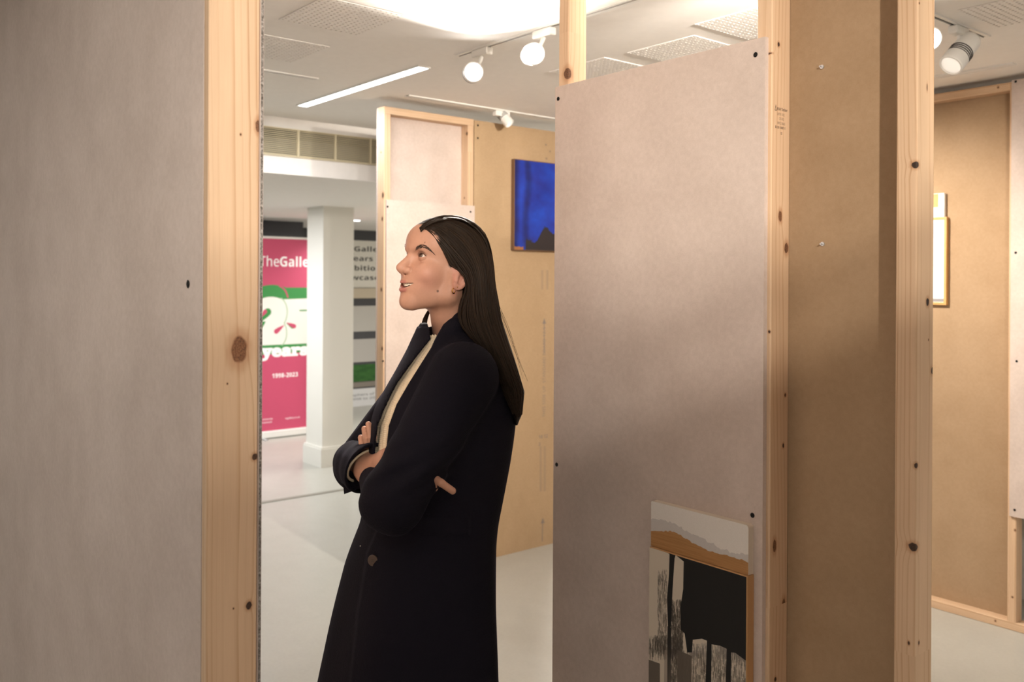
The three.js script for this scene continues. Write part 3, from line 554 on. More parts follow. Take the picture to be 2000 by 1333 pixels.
// ---------------------------------------------------------------- banner and exhibition panels at the far end
{
  const z = -8.28, c = onZ(556, 840, z), top = onZ(556, 467, z).y, w = .85, bot = onZ(556, 838, z).y;
  const g = thing('roll_up_banner', 'pink roll up banner with green and white anniversary lettering', 'banner', [c.x, 0, z]);
  const tex = canvasTex(640, 1400, (x, W2, H2) => {
    const X = (px) => (px - 475) / 162 * W2, Y = (py) => (py - 468) / 371 * H2;
    x.fillStyle = '#c94e70'; x.fillRect(0, 0, W2, H2);
    x.fillStyle = '#fff'; x.textBaseline = 'alphabetic'; x.textAlign = 'left';
    x.font = '92px sans-serif'; const tw = x.measureText('The').width; x.save(); x.translate(X(503), Y(522)); x.scale(1.05, 1.1); x.fillText('The', 0, 0); x.font = 'bold 92px sans-serif'; x.fillText('Gallery', tw * .98, 0); x.restore();
    // green ribbon
    x.fillStyle = '#3a8f49'; x.beginPath(); x.moveTo(0, Y(585)); x.bezierCurveTo(X(495), Y(556), X(530), Y(553), X(556), Y(563)); x.lineTo(W2, Y(563)); x.lineTo(W2, Y(690)); x.lineTo(X(505), Y(692)); x.bezierCurveTo(X(485), Y(690), X(478), Y(690), 0, Y(640)); x.fill();
    x.fillStyle = '#f4f2ec'; x.beginPath(); x.moveTo(X(492), Y(600)); x.bezierCurveTo(X(500), Y(580), X(530), Y(576), X(548), Y(586)); x.lineTo(X(622), Y(584)); x.lineTo(X(622), Y(604)); x.lineTo(X(606), Y(606)); x.bezierCurveTo(X(634), Y(620), X(630), Y(668), X(600), Y(674)); x.lineTo(X(494), Y(674)); x.bezierCurveTo(X(496), Y(655), X(512), Y(640), X(516), Y(628)); x.lineTo(X(494), Y(628)); x.closePath(); x.fill();
    const drop = (a, b, r, len, rot, col) => { x.save(); x.translate(X(a), Y(b)); x.rotate(rot); x.fillStyle = col; x.beginPath(); x.moveTo(0, -len); x.quadraticCurveTo(r, -len * .3, r, 0); x.arc(0, 0, r, 0, Math.PI); x.quadraticCurveTo(-r, -len * .3, 0, -len); x.fill(); x.restore(); };
    drop(520, 610, 27, 100, -2.45, '#3a8f49'); drop(515, 609, 15, 60, -2.45, '#c94e70'); drop(537, 648, 18, 80, .95, '#c94e70'); drop(570, 640, 14, 58, -1.05, '#3a8f49'); drop(573, 639, 16, 70, -1.15, '#c94e70');
    x.lineWidth = 8; x.strokeStyle = '#a9c8a6'; x.beginPath(); x.moveTo(X(546), Y(583)); x.bezierCurveTo(X(564), Y(596), X(560), Y(622), X(553), Y(632)); x.bezierCurveTo(X(562), Y(650), X(558), Y(668), X(548), Y(676)); x.stroke();
    x.strokeStyle = '#c94e70'; x.lineWidth = 12; x.beginPath(); x.moveTo(X(542), Y(560)); x.bezierCurveTo(X(552), Y(562), X(558), Y(572), X(560), Y(583)); x.stroke();
    x.fillStyle = '#3a8f49'; x.fillRect(X(584), Y(607), X(600) - X(584), 10);
    x.font = 'bold 106px serif'; x.lineWidth = 12; x.lineJoin = 'round'; x.fillStyle = '#fff'; x.strokeStyle = '#fff'; x.save(); x.translate(X(509), Y(696)); x.scale(1.25, 1); x.strokeText('years', 0, 0); x.fillText('years', 0, 0); x.restore();
    x.font = 'bold 44px sans-serif'; x.fillText('1998-2023', X(529), Y(738)); x.font = '18px sans-serif'; x.fillText('Arts University', X(501), Y(818)); x.fillText('Bournemouth', X(501), Y(824)); x.fillText('tagallery.co.uk', X(556), Y(820));
  });
  mesh('banner_sheet', new THREE.PlaneGeometry(w, top - bot).translate(0, (top + bot) / 2, .012), std({ map: tex, roughness: .55, side: THREE.DoubleSide }), g);
  mesh('top_rail', rbox(w, .022, .02, .004, 0, top + .010, 0.006), M.fixture, g);
  mesh('cassette', rbox(w + .01, bot - .01, .10, .006, 0, (bot - .01) / 2 + .008, 0), M.fixture, g);
  for (const s of [-1, 1]) mesh('foot', rbox(.04, .012, .26, .003, s * .25, .006, 0), M.steel, g);
  mesh('support_pole', cyl(.008, .008, top - .02, 10).translate(0, (top - .02) / 2 + .01, -.02), M.steel, g);
}
{
  const z = Z0 + .012, L = onZ(646, 600, z).x, yOf = (py) => onZ(700, py, z).y, Rr = L + .95;
  const panel = (name, y0, y1, mat, label, cat, dep = .011) => {
    const a = yOf(y1), b = yOf(y0), g = new THREE.BoxGeometry(Rr - L, b - a, dep); g.translate((L + Rr) / 2, (a + b) / 2, Z0 + dep / 2 + .0005); return solo(name, g, mat, label, cat);
  };
  const title = canvasTex(512, 512, (c, w, h) => {
    c.fillStyle = '#f4f2ea'; c.fillRect(0, 0, w, h); c.fillStyle = '#33312f'; c.font = 'bold 74px sans-serif';
    const sp = [[0, 'The Gallery'], [1, '25 Years'], [2, 'Exhibition'], [3, 'Showcase']]; for (const [k, t] of sp) c.fillText(t, 16, 118 + k * 104);
  });
  const plain = (hex) => std({ color: hex, roughness: .7 });
  panel('title_board', 470, 562, std({ map: title, roughness: .7 }), 'white board titled The Gallery 25 Years Exhibition Showcase', 'sign');
  panel('ledge_board', 563, 583, plain(0xd9cdb8), 'thin cream wooden ledge below the white title board', 'ledge', .03);
  panel('exhibition_print', 598, 648, plain(0xcfcdc8), 'pale grey print directly under the cream ledge', 'print');
  panel('exhibition_print', 663, 708, plain(0xc8c6c2), 'pale grey print directly above the green print', 'print');
  const green = canvasTex(128, 64, (c, w, h) => { for (let j = 0; j < h; j++) for (let i = 0; i < w; i++) { const f = 40 * (fbm(i / 12, j / 12) - .5); c.fillStyle = `rgb(${(50 + f) | 0},${(104 + f) | 0},${(44 + f * .6) | 0})`; c.fillRect(i, j, 1, 1); } });
  panel('exhibition_print', 713, 746, std({ map: green, roughness: .6 }), 'dark green landscape print between grey prints', 'print');
  panel('exhibition_print', 747, 757, plain(0x8f8880), 'narrow taupe strip print under the green print', 'print');
  const txt = canvasTex(256, 256, (c, w, h) => { c.fillStyle = '#e9ebee'; c.fillRect(0, 0, w, h); c.fillStyle = '#6a6c72'; c.font = '20px sans-serif'; c.fillText('Photographers of the', 6, 46); c.fillText('gallery 1998 to 2023', 6, 72); c.fillText('archive', 6, 98); });
  panel('text_board', 760, 838, std({ map: txt, roughness: .6 }), 'white text board lowest on the dark wall', 'sign');
}

// ---------------------------------------------------------------- the visitor
// modelled in a frame whose x runs along the picture, y up, z towards the camera; origin on the floor under her
const PD = 2.1, PX0 = (850 - 1000) / FOC * PD;
function L(px, py, dz = 0) {
  const dx = px - 1000, dy = py - HORIZON, c = Math.cos(ROLL), s = Math.sin(ROLL), d = PD - dz;
  return new THREE.Vector3((dx * c + dy * s) / FOC * d - PX0, EYE - (-dx * s + dy * c) / FOC * d, dz);
}
const LCAM = new THREE.Vector3(-PX0, EYE, PD);
const vlen = (x, y, z) => Math.sqrt(x * x + y * y + z * z);
const smin = (a, b, k) => { const h = clamp(.5 + .5 * (b - a) / k); return mix(b, a, h) - k * h * (1 - h); };
const smax = (a, b, k) => -smin(-a, -b, k);
function capsule(x, y, z, a, b, ra, rb) {
  const bx = b.x - a.x, by = b.y - a.y, bz = b.z - a.z, t = clamp(((x - a.x) * bx + (y - a.y) * by + (z - a.z) * bz) / (bx * bx + by * by + bz * bz));
  return vlen(x - a.x - bx * t, y - a.y - by * t, z - a.z - bz * t) - mix(ra, rb, t);
}
function ellipsoid(x, y, z, cx, cy, cz, rx, ry, rz) {
  const ax = (x - cx) / rx, ay = (y - cy) / ry, az = (z - cz) / rz, k0 = vlen(ax, ay, az), k1 = vlen(ax / rx, ay / ry, az / rz);
  return k1 < 1e-6 ? -Math.min(rx, ry, rz) : k0 * (k0 - 1) / k1;
}
// naive surface nets over a box, evaluated only near the surface
function surfaceNets(f, lo, hi, h, slack = 1.5) {
  const nx = Math.ceil((hi[0] - lo[0]) / h) + 1, ny = Math.ceil((hi[1] - lo[1]) / h) + 1, nz = Math.ceil((hi[2] - lo[2]) / h) + 1, F = new Float32Array(nx * ny * nz), B = 4;
  const id = (i, j, k) => i + nx * (j + ny * k);
  for (let k = 0; k < nz; k += B) for (let j = 0; j < ny; j += B) for (let i = 0; i < nx; i += B) {
    const c = f(lo[0] + (i + 1.5) * h, lo[1] + (j + 1.5) * h, lo[2] + (k + 1.5) * h), far = Math.abs(c) > h * 2.7 * slack;
    for (let c3 = k; c3 < Math.min(k + B, nz); c3++) for (let c2 = j; c2 < Math.min(j + B, ny); c2++) for (let c1 = i; c1 < Math.min(i + B, nx); c1++)
      F[id(c1, c2, c3)] = far ? c : f(lo[0] + c1 * h, lo[1] + c2 * h, lo[2] + c3 * h);
  }
  const pos = [], vid = new Int32Array(nx * ny * nz).fill(-1), idx = [];
  const E = [[0, 1], [2, 3], [4, 5], [6, 7], [0, 2], [1, 3], [4, 6], [5, 7], [0, 4], [1, 5], [2, 6], [3, 7]];
  for (let k = 0; k < nz - 1; k++) for (let j = 0; j < ny - 1; j++) for (let i = 0; i < nx - 1; i++) {
    const v = []; let m = 0; for (let q = 0; q < 8; q++) { const w = F[id(i + (q & 1), j + (q >> 1 & 1), k + (q >> 2))]; v.push(w); if (w < 0) m |= 1 << q; }
    if (m === 0 || m === 255) continue;
    let sx = 0, sy = 0, sz = 0, n = 0;
    for (const [a, b] of E) if ((v[a] < 0) !== (v[b] < 0)) { const t = v[a] / (v[a] - v[b]); sx += mix(a & 1, b & 1, t); sy += mix(a >> 1 & 1, b >> 1 & 1, t); sz += mix(a >> 2, b >> 2, t); n++; }
    vid[id(i, j, k)] = pos.length / 3; pos.push(lo[0] + (i + sx / n) * h, lo[1] + (j + sy / n) * h, lo[2] + (k + sz / n) * h);
  }
  const quad = (a, b, c, d, fl) => { if (a < 0 || b < 0 || c < 0 || d < 0) return; fl ? idx.push(a, b, c, a, c, d) : idx.push(a, c, b, a, d, c); };
  for (let k = 1; k < nz - 1; k++) for (let j = 1; j < ny - 1; j++) for (let i = 1; i < nx - 1; i++) {
    const a = F[id(i, j, k)] < 0;
    if (a !== F[id(i + 1, j, k)] < 0) quad(vid[id(i, j - 1, k - 1)], vid[id(i, j, k - 1)], vid[id(i, j, k)], vid[id(i, j - 1, k)], a);
    if (a !== F[id(i, j + 1, k)] < 0) quad(vid[id(i - 1, j, k - 1)], vid[id(i - 1, j, k)], vid[id(i, j, k)], vid[id(i, j, k - 1)], a);
    if (a !== F[id(i, j, k + 1)] < 0) quad(vid[id(i - 1, j - 1, k)], vid[id(i, j - 1, k)], vid[id(i, j, k)], vid[id(i - 1, j, k)], a);
  }
  const nor = new Float32Array(pos.length), uv = new Float32Array(pos.length / 3 * 2), e = h * .5;
  for (let q = 0; q < pos.length; q += 3) {
    let [x, y, z] = [pos[q], pos[q + 1], pos[q + 2]], gx, gy, gz, gl;
    for (let it = 0; it < 2; it++) {
      gx = f(x + e, y, z) - f(x - e, y, z); gy = f(x, y + e, z) - f(x, y - e, z); gz = f(x, y, z + e) - f(x, y, z - e); gl = vlen(gx, gy, gz) || 1;
      if (it === 0) { const d = clamp(f(x, y, z) / Math.max(gl / (2 * e), .5), -h * .6, h * .6); x -= gx / gl * d; y -= gy / gl * d; z -= gz / gl * d; }
    }
    pos[q] = x; pos[q + 1] = y; pos[q + 2] = z; nor[q] = gx / gl; nor[q + 1] = gy / gl; nor[q + 2] = gz / gl; uv[q / 3 * 2] = x + z; uv[q / 3 * 2 + 1] = y;
  }
  const g = new THREE.BufferGeometry(); g.setAttribute('position', new THREE.Float32BufferAttribute(pos, 3)); g.setAttribute('normal', new THREE.BufferAttribute(nor, 3)); g.setAttribute('uv', new THREE.BufferAttribute(uv, 2)); g.setIndex(idx); return g;
}
function paint(g, fn) { const p = g.attributes.position, c = new Float32Array(p.count * 3); for (let i = 0; i < p.count; i++) c.set(fn(p.getX(i), p.getY(i), p.getZ(i)), 3 * i); g.setAttribute('color', new THREE.BufferAttribute(c, 3)); return g; }
// where the sight line through a photo pixel meets a field
function hit(f, px, py, near = .45, off = 0) {
  const p = L(px, py, 0), dx = p.x - LCAM.x, dy = p.y - LCAM.y, dz = p.z - LCAM.z, n = vlen(dx, dy, dz); let t = 1 - near / PD;
  for (let i = 0; i < 90; i++) { const d = f(LCAM.x + dx * t, LCAM.y + dy * t, LCAM.z + dz * t) - off; if (d < .0004) return new THREE.Vector3(LCAM.x + dx * t, LCAM.y + dy * t, LCAM.z + dz * t); t += d * .7 / n; if (t > 1 + near / PD) return null; }
  return null;
}
const PSI = 20 * Math.PI / 180, CP = Math.cos(PSI), SP = Math.sin(PSI), SC = FOC / PD;
const piece = (tab, y) => { let i = 0; while (i < tab.length - 2 && y > tab[i + 1][0]) i++; const a = tab[i], b = tab[i + 1], t = clamp((y - a[0]) / (b[0] - a[0])); return a.map((v, k) => mix(v, b[k], t)); };
const toPy = (y) => HORIZON + (EYE - y) * SC;           // height -> picture row at her depth

// --- head field: X forward, Y up, Z towards the camera side; centred at (870, 510)
const HC = L(870, 510, 0), PSH = 33 * Math.PI / 180, CH = Math.cos(PSH), SH = Math.sin(PSH);
const toHead = (x, y, z) => { const dx = x - HC.x, dz = z - HC.z; return [-dx * CH + dz * SH, y - HC.y, dx * SH + dz * CH]; };
const fromHead = (X, Y, Z) => new THREE.Vector3(HC.x - X * CH + Z * SH, HC.y + Y, HC.z + X * SH + Z * CH);
const HX = (px, Z) => ((870 - px) + Z * SH * SC) / (SC * CH), HY = (py) => (510 - py) / SC;
const V = (x, y, z) => new THREE.Vector3(x, y, z);
const PIT = 22 * Math.PI / 180, cp = Math.cos(PIT), sp = Math.sin(PIT);
const EYEC = { X: .0712, Y: .0062, Z: .0315 };
function skull(X, Y, Z) { const x = (X + .008) * cp + (Y - .017) * sp, y = -(X + .008) * sp + (Y - .017) * cp; return ellipsoid(x, y, Z, 0, 0, 0, .098, .077, .072); }
function mouthGap(X, Y, Z) { const q = clamp(Math.abs(Z) / .031), yc = -.0575 + .0055 * q * q, hh = .0050 * (1 - q * q * q); return Math.max(Math.abs(Y - yc) - hh, Math.abs(Z) - .0305, .086 - .5 * Math.abs(Z) - X); }
function headField(X, Y, Zs) {
  const Z = Math.abs(Zs);
  let d = skull(X, Y, Z);
  d = smin(d, ellipsoid(X, Y, Z, .046, .040, 0, .047, .046, .056), .02);
  d = smin(d, ellipsoid(X, Y, Z, .044, -.035, 0, .057, .056, .057), .022);
  d = smin(d, ellipsoid(X, Y, Z, .067, -.030, .035, .027, .025, .024), .016);
  d = smin(d, ellipsoid(X, Y, Z, .080, -.056, 0, .030, .034, .036), .016);
  d = smin(d, ellipsoid(X, Y, Z, .048, -.072, 0, .056, .036, .047), .018);
  d = smin(d, capsule(X, Y, Z, V(.086, -.094, .010), V(.018, -.080, .046), .0165, .017), .018);
  d = smin(d, capsule(X, Y, Z, V(.018, -.080, .046), V(.006, -.030, .056), .017, .018), .018);
  d = smin(d, capsule(X, Y, Z, V(.097, -.0935, 0), V(.094, -.0945, .008), .0185, .0175), .012);
  d = smin(d, capsule(X, Y, Z, V(.0845, .026, .006), V(.075, .024, .036), .0085, .008), .014);          // brow
  d = smin(d, capsule(X, Y, Z, V(-.006, -.06, 0), V(-.045, -.26, 0), .049, .056), .024);                // neck
  d = smax(d, -(vlen((X - .0920) / 1.0, (Y - .0085) / .82, (Z - .0320) / 1.1) - .0165), .012);         // eye socket
  d = smin(d, vlen(X - EYEC.X, Y - EYEC.Y, Z - EYEC.Z) - .0112, .006);
  d = smin(d, capsule(X, Y, Z, V(.0835, .014, 0), V(.1140, -.0170, 0), .0072, .0112), .009);           // nose
  d = smin(d, vlen((X - .1045), (Y + .0235) / .85, (Z - .0125)) - .0096, .005);
  d = smin(d, capsule(X, Y, Z, V(.112, -.024, 0), V(.103, -.034, 0), .0055, .006), .006);
  d = smax(d, -(vlen((X - .1065), (Y + .0318), (Z - .0066)) - .0028), .002);                            // nostril
  // lips
  d = smin(d, Math.min(capsule(X, Y, Z, V(.1105, -.0495, .000), V(.1068, -.0492, .011), .0037, .0037), capsule(X, Y, Z, V(.1068, -.0492, .011), V(.0865, -.0515, .0305), .0037, .0020)), .0045);
  d = smin(d, Math.min(capsule(X, Y, Z, V(.1122, -.0668, .000), V(.1078, -.0665, .012), .0050, .0047), capsule(X, Y, Z, V(.1078, -.0665, .012), V(.0865, -.0525, .0305), .0047, .0020)), .0045);
  d = smax(d, -mouthGap(X, Y, Z), .0018);
  // ear, tilted back
  const eX = X - .0005, eY = Y - HY(545), a = 24 * Math.PI / 180, ex = eX * Math.cos(a) + eY * Math.sin(a), ey = -eX * Math.sin(a) + eY * Math.cos(a), ez = Z - .0715 - .35 * Math.max(0, -ex);
  let ear = ellipsoid(ex, ey, ez, 0, 0, 0, .0165, .0275, .0075);
  ear = smax(ear, -ellipsoid(ex, ey, ez, .001, .004, .010, .0118, .0205, .0118), .003);
  ear = smin(ear, capsule(ex, ey, ez, V(.011, .002, .003), V(.010, -.009, .003), .0035, .004), .005);  // tragus
  ear = smin(ear, capsule(ex, ey, ez, V(-.004, -.008, .001), V(-.006, .012, .003), .0028, .0025), .004);
  return smin(d, ear, .006);
}
const headF = (x, y, z) => headField(...toHead(x, y, z));
const hairX = (Y) => piece([[-.2, -.02], [-.05, -.014], [-.034, .004], [-.026, .017], [-.012, .027], [.0095, .0252], [.024, .034], [.04, .046], [.056, .055], [.071, .064], [.08, .070], [.1, .08]], Y)[1];

// --- coat field
const TORSO = [ // row, centre column, half extent, lateral half width
  [625, 872, 44, .052], [640, 874, 56, .066], [655, 878, 70, .100], [675, 886, 86, .136], [700, 889, 100, .152], [740, 885, 115, .164], [800, 872, 136, .172], [850, 866, 137, .178], [900, 859, 137, .172], [960, 850, 135, .168], [1020, 841, 132, .176], [1060, 832, 138, .186], [1100, 826, 145, .194], [1180, 818, 154, .204], [1260, 812, 164, .212], [1333, 806, 173, .220], [1440, 800, 186, .232]];
const smoothTorso = []; for (let r = 625; r <= 1440; r += 5) { let s = [0, 0, 0, 0]; for (let q = -2; q <= 2; q++) piece(TORSO, r + q * 7).forEach((v, k) => { s[k] += v / 5; }); s[0] = r; smoothTorso.push(s); }
const HEM = L(800, 1440).y, NECK = L(870, 632).y;
function torso(x, y, z) {
  const py = toPy(y), f = clamp((py - 625) / 5, 0, smoothTorso.length - 1.001), i = Math.floor(f), t = f - i, A = smoothTorso[i], B = smoothTorso[i + 1];
  const cx = (mix(A[1], B[1], t) - 1000) / FOC * PD - PX0, hx = mix(A[2], B[2], t) / SC, rz = mix(A[3], B[3], t), rx = Math.sqrt(Math.max(.002, hx * hx - rz * rz * SP * SP)) / CP;
  const dx = x - cx, X = -dx * CP + z * SP, Z = dx * SP + z * CP, e = 2.25, k = Math.pow(Math.pow(Math.abs(X) / rx, e) + Math.pow(Math.abs(Z) / rz, e), 1 / e);
  const d = (k - 1) * Math.min(rx, rz) * .9;
  return Math.max(d, HEM - y, y - NECK);
}
const arm = { sL: L(905, 737, .145), eL: L(768, 980, .215), wL: L(730, 915, -.02), sR: L(852, 728, -.165), eR: L(699, 912, -.10), wR: L(716, 918, .045) };
const folds = (t, a) => .0060 * Math.sin(t * 24 + a * 1.8) * Math.sin(t * 9 + 1);
// sweater opening, in picture space on her front
const OPEN = [[590, 818, 900], [610, 828, 884], [630, 834, 870], [650, 840, 858], [663, 842, 851], [680, 828, 843], [707, 807, 826], [749, 777, 800], [791, 756, 776], [833, 739, 761], [850, 737, 759], [882, 734, 756], [905, 734, 754]];
const project = (x, y, z) => { const d = PD - z, k = FOC / d; return [1000 + (x + PX0) * k, HORIZON + (EYE - y) * k]; };
function opening(px, py) { const o = piece(OPEN, py); return Math.max(o[1] - px, px - o[2], 590 - py, py - 905); }   // px, negative inside
function frontEdge(py) { return piece([[990, 772], [1010, 757], [1040, 737], [1080, 720], [1200, 701], [1333, 688], [1450, 676]], py)[1]; }
function coatField(x, y, z) {
  let d = torso(x, y, z);
  const [px, py] = project(x, y, z);
  if (z > -.12 && py < 940) {
    const o = opening(px, py) / SC;
    d -= .0065 * sstep(.042, .004, o) * sstep(.945, .9, (py) / 1000 + .03) * (py > 640 ? 1 : 0);             // lapel standing proud
    if (z > -.06) d = smax(d, py < 664 ? -o : Math.min(-o, d + mix(.05, .02, sstep(664, 690, py))), .003);
  }
  if (py > 985 && z > 0) d -= .0050 * sstep(-2, 3, px - frontEdge(py)) * sstep(120, 30, px - frontEdge(py)) * sstep(985, 1015, py);
  if (py > 985) d += .007 * sstep(1000, 1250, py) * Math.sin(Math.atan2(z, x - .0) * 5 + 1.1);
  // pocket flap
  if (z > .05 && py > 990 && py < 1060) { const top = mix(1003, 1012, clamp((px - 790) / 130)), bot = mix(1036, 1047, sstep(790, 850, px)); d -= .004 * sstep(-1, 2, Math.min(px - 786, 920 - px, py - top, bot - py)); }
  // collar ring round the neck
  const neckGap = py < 664 && z > -.06 ? -opening(px, py) / SC : -9;
  d = smin(d, Math.max(capsule(x, y, z, L(906, 618, .02), L(888, 640, .062), .020, .018), neckGap), .016);
  d = smin(d, Math.max(capsule(x, y, z, L(888, 640, .062), L(858, 678, .085), .018, .010), neckGap), .012);
  const up = capsule(x, y, z, arm.sL, arm.eL, .077, .066), tA = clamp((arm.sL.y - y) / (arm.sL.y - arm.eL.y));
  let left = smin(up + folds(tA, x * 40) * sstep(.25, .8, tA), capsule(x, y, z, arm.eL, arm.wL, .064, .038), .02);
  let right = capsule(x, y, z, arm.sR, arm.eR, .078, .060);
  d = smin(d, left, .016); d = smin(d, right, .02);
  return d;
}
// far sleeve with its open, turned cuff
const cuffA = L(695, 905, -.085), cuffB = L(719, 917, .030), cuffN = new THREE.Vector3(.62, -.52, .58).normalize();
const CUFFC = cuffB.clone().add(cuffB.clone().sub(cuffA).normalize().multiplyScalar(.06));
function sleeveField(x, y, z) {
  const o = capsule(x, y, z, cuffA, CUFFC, .056, .064), t = (x - cuffB.x) * cuffN.x + (y - cuffB.y) * cuffN.y + (z - cuffB.z) * cuffN.z;
  let d = o + .0012 * Math.sin(t * 90 + y * 40 + x * 30);
  d = smax(d, t - .006, .003);
  d = smax(d, -Math.max(capsule(x, y, z, cuffA, CUFFC, .048, .057), -(t + .06)), .002);
  return d;
}
// arms, hands
const fingers = [];  // [a, b, c, radius]
function chain(pts, r0, r1) { for (let i = 0; i + 1 < pts.length; i++) { const t0 = i / (pts.length - 1), t1 = (i + 1) / (pts.length - 1); fingers.push([pts[i], pts[i + 1], mix(r0, r1, t0), mix(r0, r1, t1)]); } }
const handL = [[[712, 884, .030], [707, 868, .028], [704.5, 855, .020]], [[720, 886, .036], [714.5, 858, .036], [711.5, 838, .026]], [[729, 886, .042], [724, 856, .043], [719.5, 829, .030]], [[737, 886, .040], [735, 856, .042], [731.5, 829, .030]]];
for (const f of handL) chain(f.map((p) => L(...p)), .0076, .0066);
const handR = [[[842, 930, .215], [862, 944, .235], [884, 959.5, .225]], [[840, 938, .212], [847, 948, .224], [849, 954, .216]]];
for (const f of handR) chain(f.map((p) => L(...p)), .0084, .0074);
function handField(x, y, z) {
  let d = capsule(x, y, z, arm.eR, L(722, 917, .05), .040, .031);                      // far forearm
  d = smin(d, capsule(x, y, z, L(722, 917, .05), L(760, 905, .125), .031, .029), .02);
  d = smin(d, capsule(x, y, z, L(760, 905, .125), L(815, 925, .175), .029, .024), .02);
  d = smin(d, capsule(x, y, z, L(815, 925, .175), L(842, 935, .205), .022, .012), .015);
  d = smin(d, capsule(x, y, z, arm.wL, L(722, 888, .030), .026, .017), .012);          // near hand's palm
  for (let i = 0; i < fingers.length; i++) { const [a, b, ra, rb] = fingers[i]; d = smin(d, capsule(x, y, z, a, b, ra, rb), i % 2 ? .003 : .0012); }
  return d;
}
const skinCol = (x, y, z) => {
  const [X, Y, Z0s] = toHead(x, y, z), Z = Math.abs(Z0s); let c = [.50, .268, .182];
  const blend = (k, col) => { c = c.map((v, i) => mix(v, col[i], k)); };
  const n = vnoise(x * 400, y * 400 + z * 300) * .06 - .03; c = c.map((v) => v * (1 + n));
  if (Y > -.125) {
    blend(.45 * Math.exp(-((X - .07) ** 2 + (Y + .04) ** 2 + (Z - .045) ** 2) / .0007), [.52, .22, .17]);
    blend(.35 * sstep(.012, .0, vlen(X - .122, Y + .019, Z)), [.55, .25, .19]);
    const up = Math.min(capsule(X, Y, Z, V(.1105, -.0495, 0), V(.1068, -.0492, .011), .0046, .0046), capsule(X, Y, Z, V(.1068, -.0492, .011), V(.0865, -.0515, .0305), .0046, .0028));
    const lo = Math.min(capsule(X, Y, Z, V(.1122, -.0668, 0), V(.1078, -.0665, .012), .0058, .0055), capsule(X, Y, Z, V(.1078, -.0665, .012), V(.0865, -.0525, .0305), .0055, .0028));
    blend(.85 * sstep(.0012, -.0008, Math.min(up, lo)), [.43, .150, .125]);
    blend(sstep(.0015, -.0015, mouthGap(X, Y, Z) - .0004) * (X < .101 - .5 * Z ? 1 : 0), [.06, .015, .012]);
    const a = [[855, 569, .0026], [830, 474, .0011]]; for (const [px, py, r] of a) { const m = moles[px + ',' + py]; if (m) blend(sstep(r * 1.35, r * .7, vlen(x - m.x, y - m.y, z - m.z)), [.10, .045, .03]); }
    if (Z > .0655 && X < .02 && Y > -.08) blend(.45, [.56, .24, .19]);
    const edge = hairX(Y) + .0035 * (vnoise(Y * 300, Z * 300) - .5);
    if (Y > -.032 || X < -.016) blend(sstep(edge + .003, edge - .004, X) * (Y > -.1 && !(Z > .0665 && Y < -.012 && Y > -.075 && X > -.022) ? 1 : 0), [.014, .009, .007]);
  }
  return c;
};
const flip = (g) => { const i = g.index.array; for (let k = 0; k < i.length; k += 3) { const t = i[k]; i[k] = i[k + 1]; i[k + 1] = t; } return g; };
const moles = {}; for (const [px, py] of [[855, 569], [830, 474]]) moles[px + ',' + py] = hit(headF, px, py);

const her = thing('person', 'woman in long dark navy coat looking up with arms crossed', 'person', [0, 0, 0]);
{ const o = ray(850, HORIZON).multiplyScalar(PD); her.position.set(SY * PD + PX0 * CY, 0, -CY * PD + PX0 * SY); her.rotation.y = -YAW; }
const skinMat = new THREE.MeshPhysicalMaterial({ vertexColors: true, roughness: .48, specularIntensity: .6 });
const headGeo = surfaceNets(headF, [HC.x - .155, HC.y - .26, -.11], [HC.x + .135, HC.y + .115, .115], .00175);
const handGeo = surfaceNets(handField, [-.20, L(0, 980).y, -.17], [.12, L(0, 800).y, .30], .0028);
// eyelids: thin shells round each eyeball, joined to the skin
function lidGeo(side, upper) {
  const pos = [], idx = [], nu = 40, nv = 10, R = .0123;
  for (let i = 0; i <= nu; i++) for (let j = 0; j <= nv; j++) {
    const a = mix(-1.5, 1.5, i / nu), q = Math.max(0, 1 - (a / 1.08) ** 2), open = upper ? .02 + .41 * q : .02 - .31 * q, el = mix(open, upper ? 1.5 : -1.5, j / nv), rr = R + .0009 * (1 - j / nv);
    const dirX = Math.cos(el) * Math.cos(a), dirY = Math.sin(el), dirZ = Math.cos(el) * Math.sin(a), t = .32;   // lids tilt back with the head
    const X = dirX * Math.cos(t) - dirY * Math.sin(t) , Y = dirX * Math.sin(t) + dirY * Math.cos(t), yaw = side * .30;
    const X2 = X * Math.cos(yaw) - dirZ * Math.sin(yaw), Z2 = X * Math.sin(yaw) + dirZ * Math.cos(yaw);
    const p = fromHead(EYEC.X + X2 * rr, EYEC.Y + Y * rr, side * EYEC.Z + Z2 * rr); pos.push(p.x, p.y, p.z);
    if (i && j) { const b = i * (nv + 1) + j; upper ? idx.push(b - nv - 2, b - 1, b, b - nv - 2, b, b - nv - 1) : idx.push(b - nv - 2, b, b - 1, b - nv - 2, b - nv - 1, b); }
  }
  const g = new THREE.BufferGeometry(); g.setAttribute('position', new THREE.Float32BufferAttribute(pos, 3)); g.setAttribute('uv', new THREE.Float32BufferAttribute(new Float32Array(pos.length / 3 * 2), 2)); g.setIndex(idx); g.computeVertexNormals(); return g;
}
const lids = []; for (const s of [1, -1]) for (const u of [true, false]) lids.push(paint(lidGeo(s, u), () => [.47, .250, .170]));
const bodyMesh = mesh('body', mergeGeometries([paint(headGeo, skinCol), paint(handGeo, skinCol), ...lids]), skinMat, her);
bodyMesh.userData.label = 'skin of face, neck and hands';
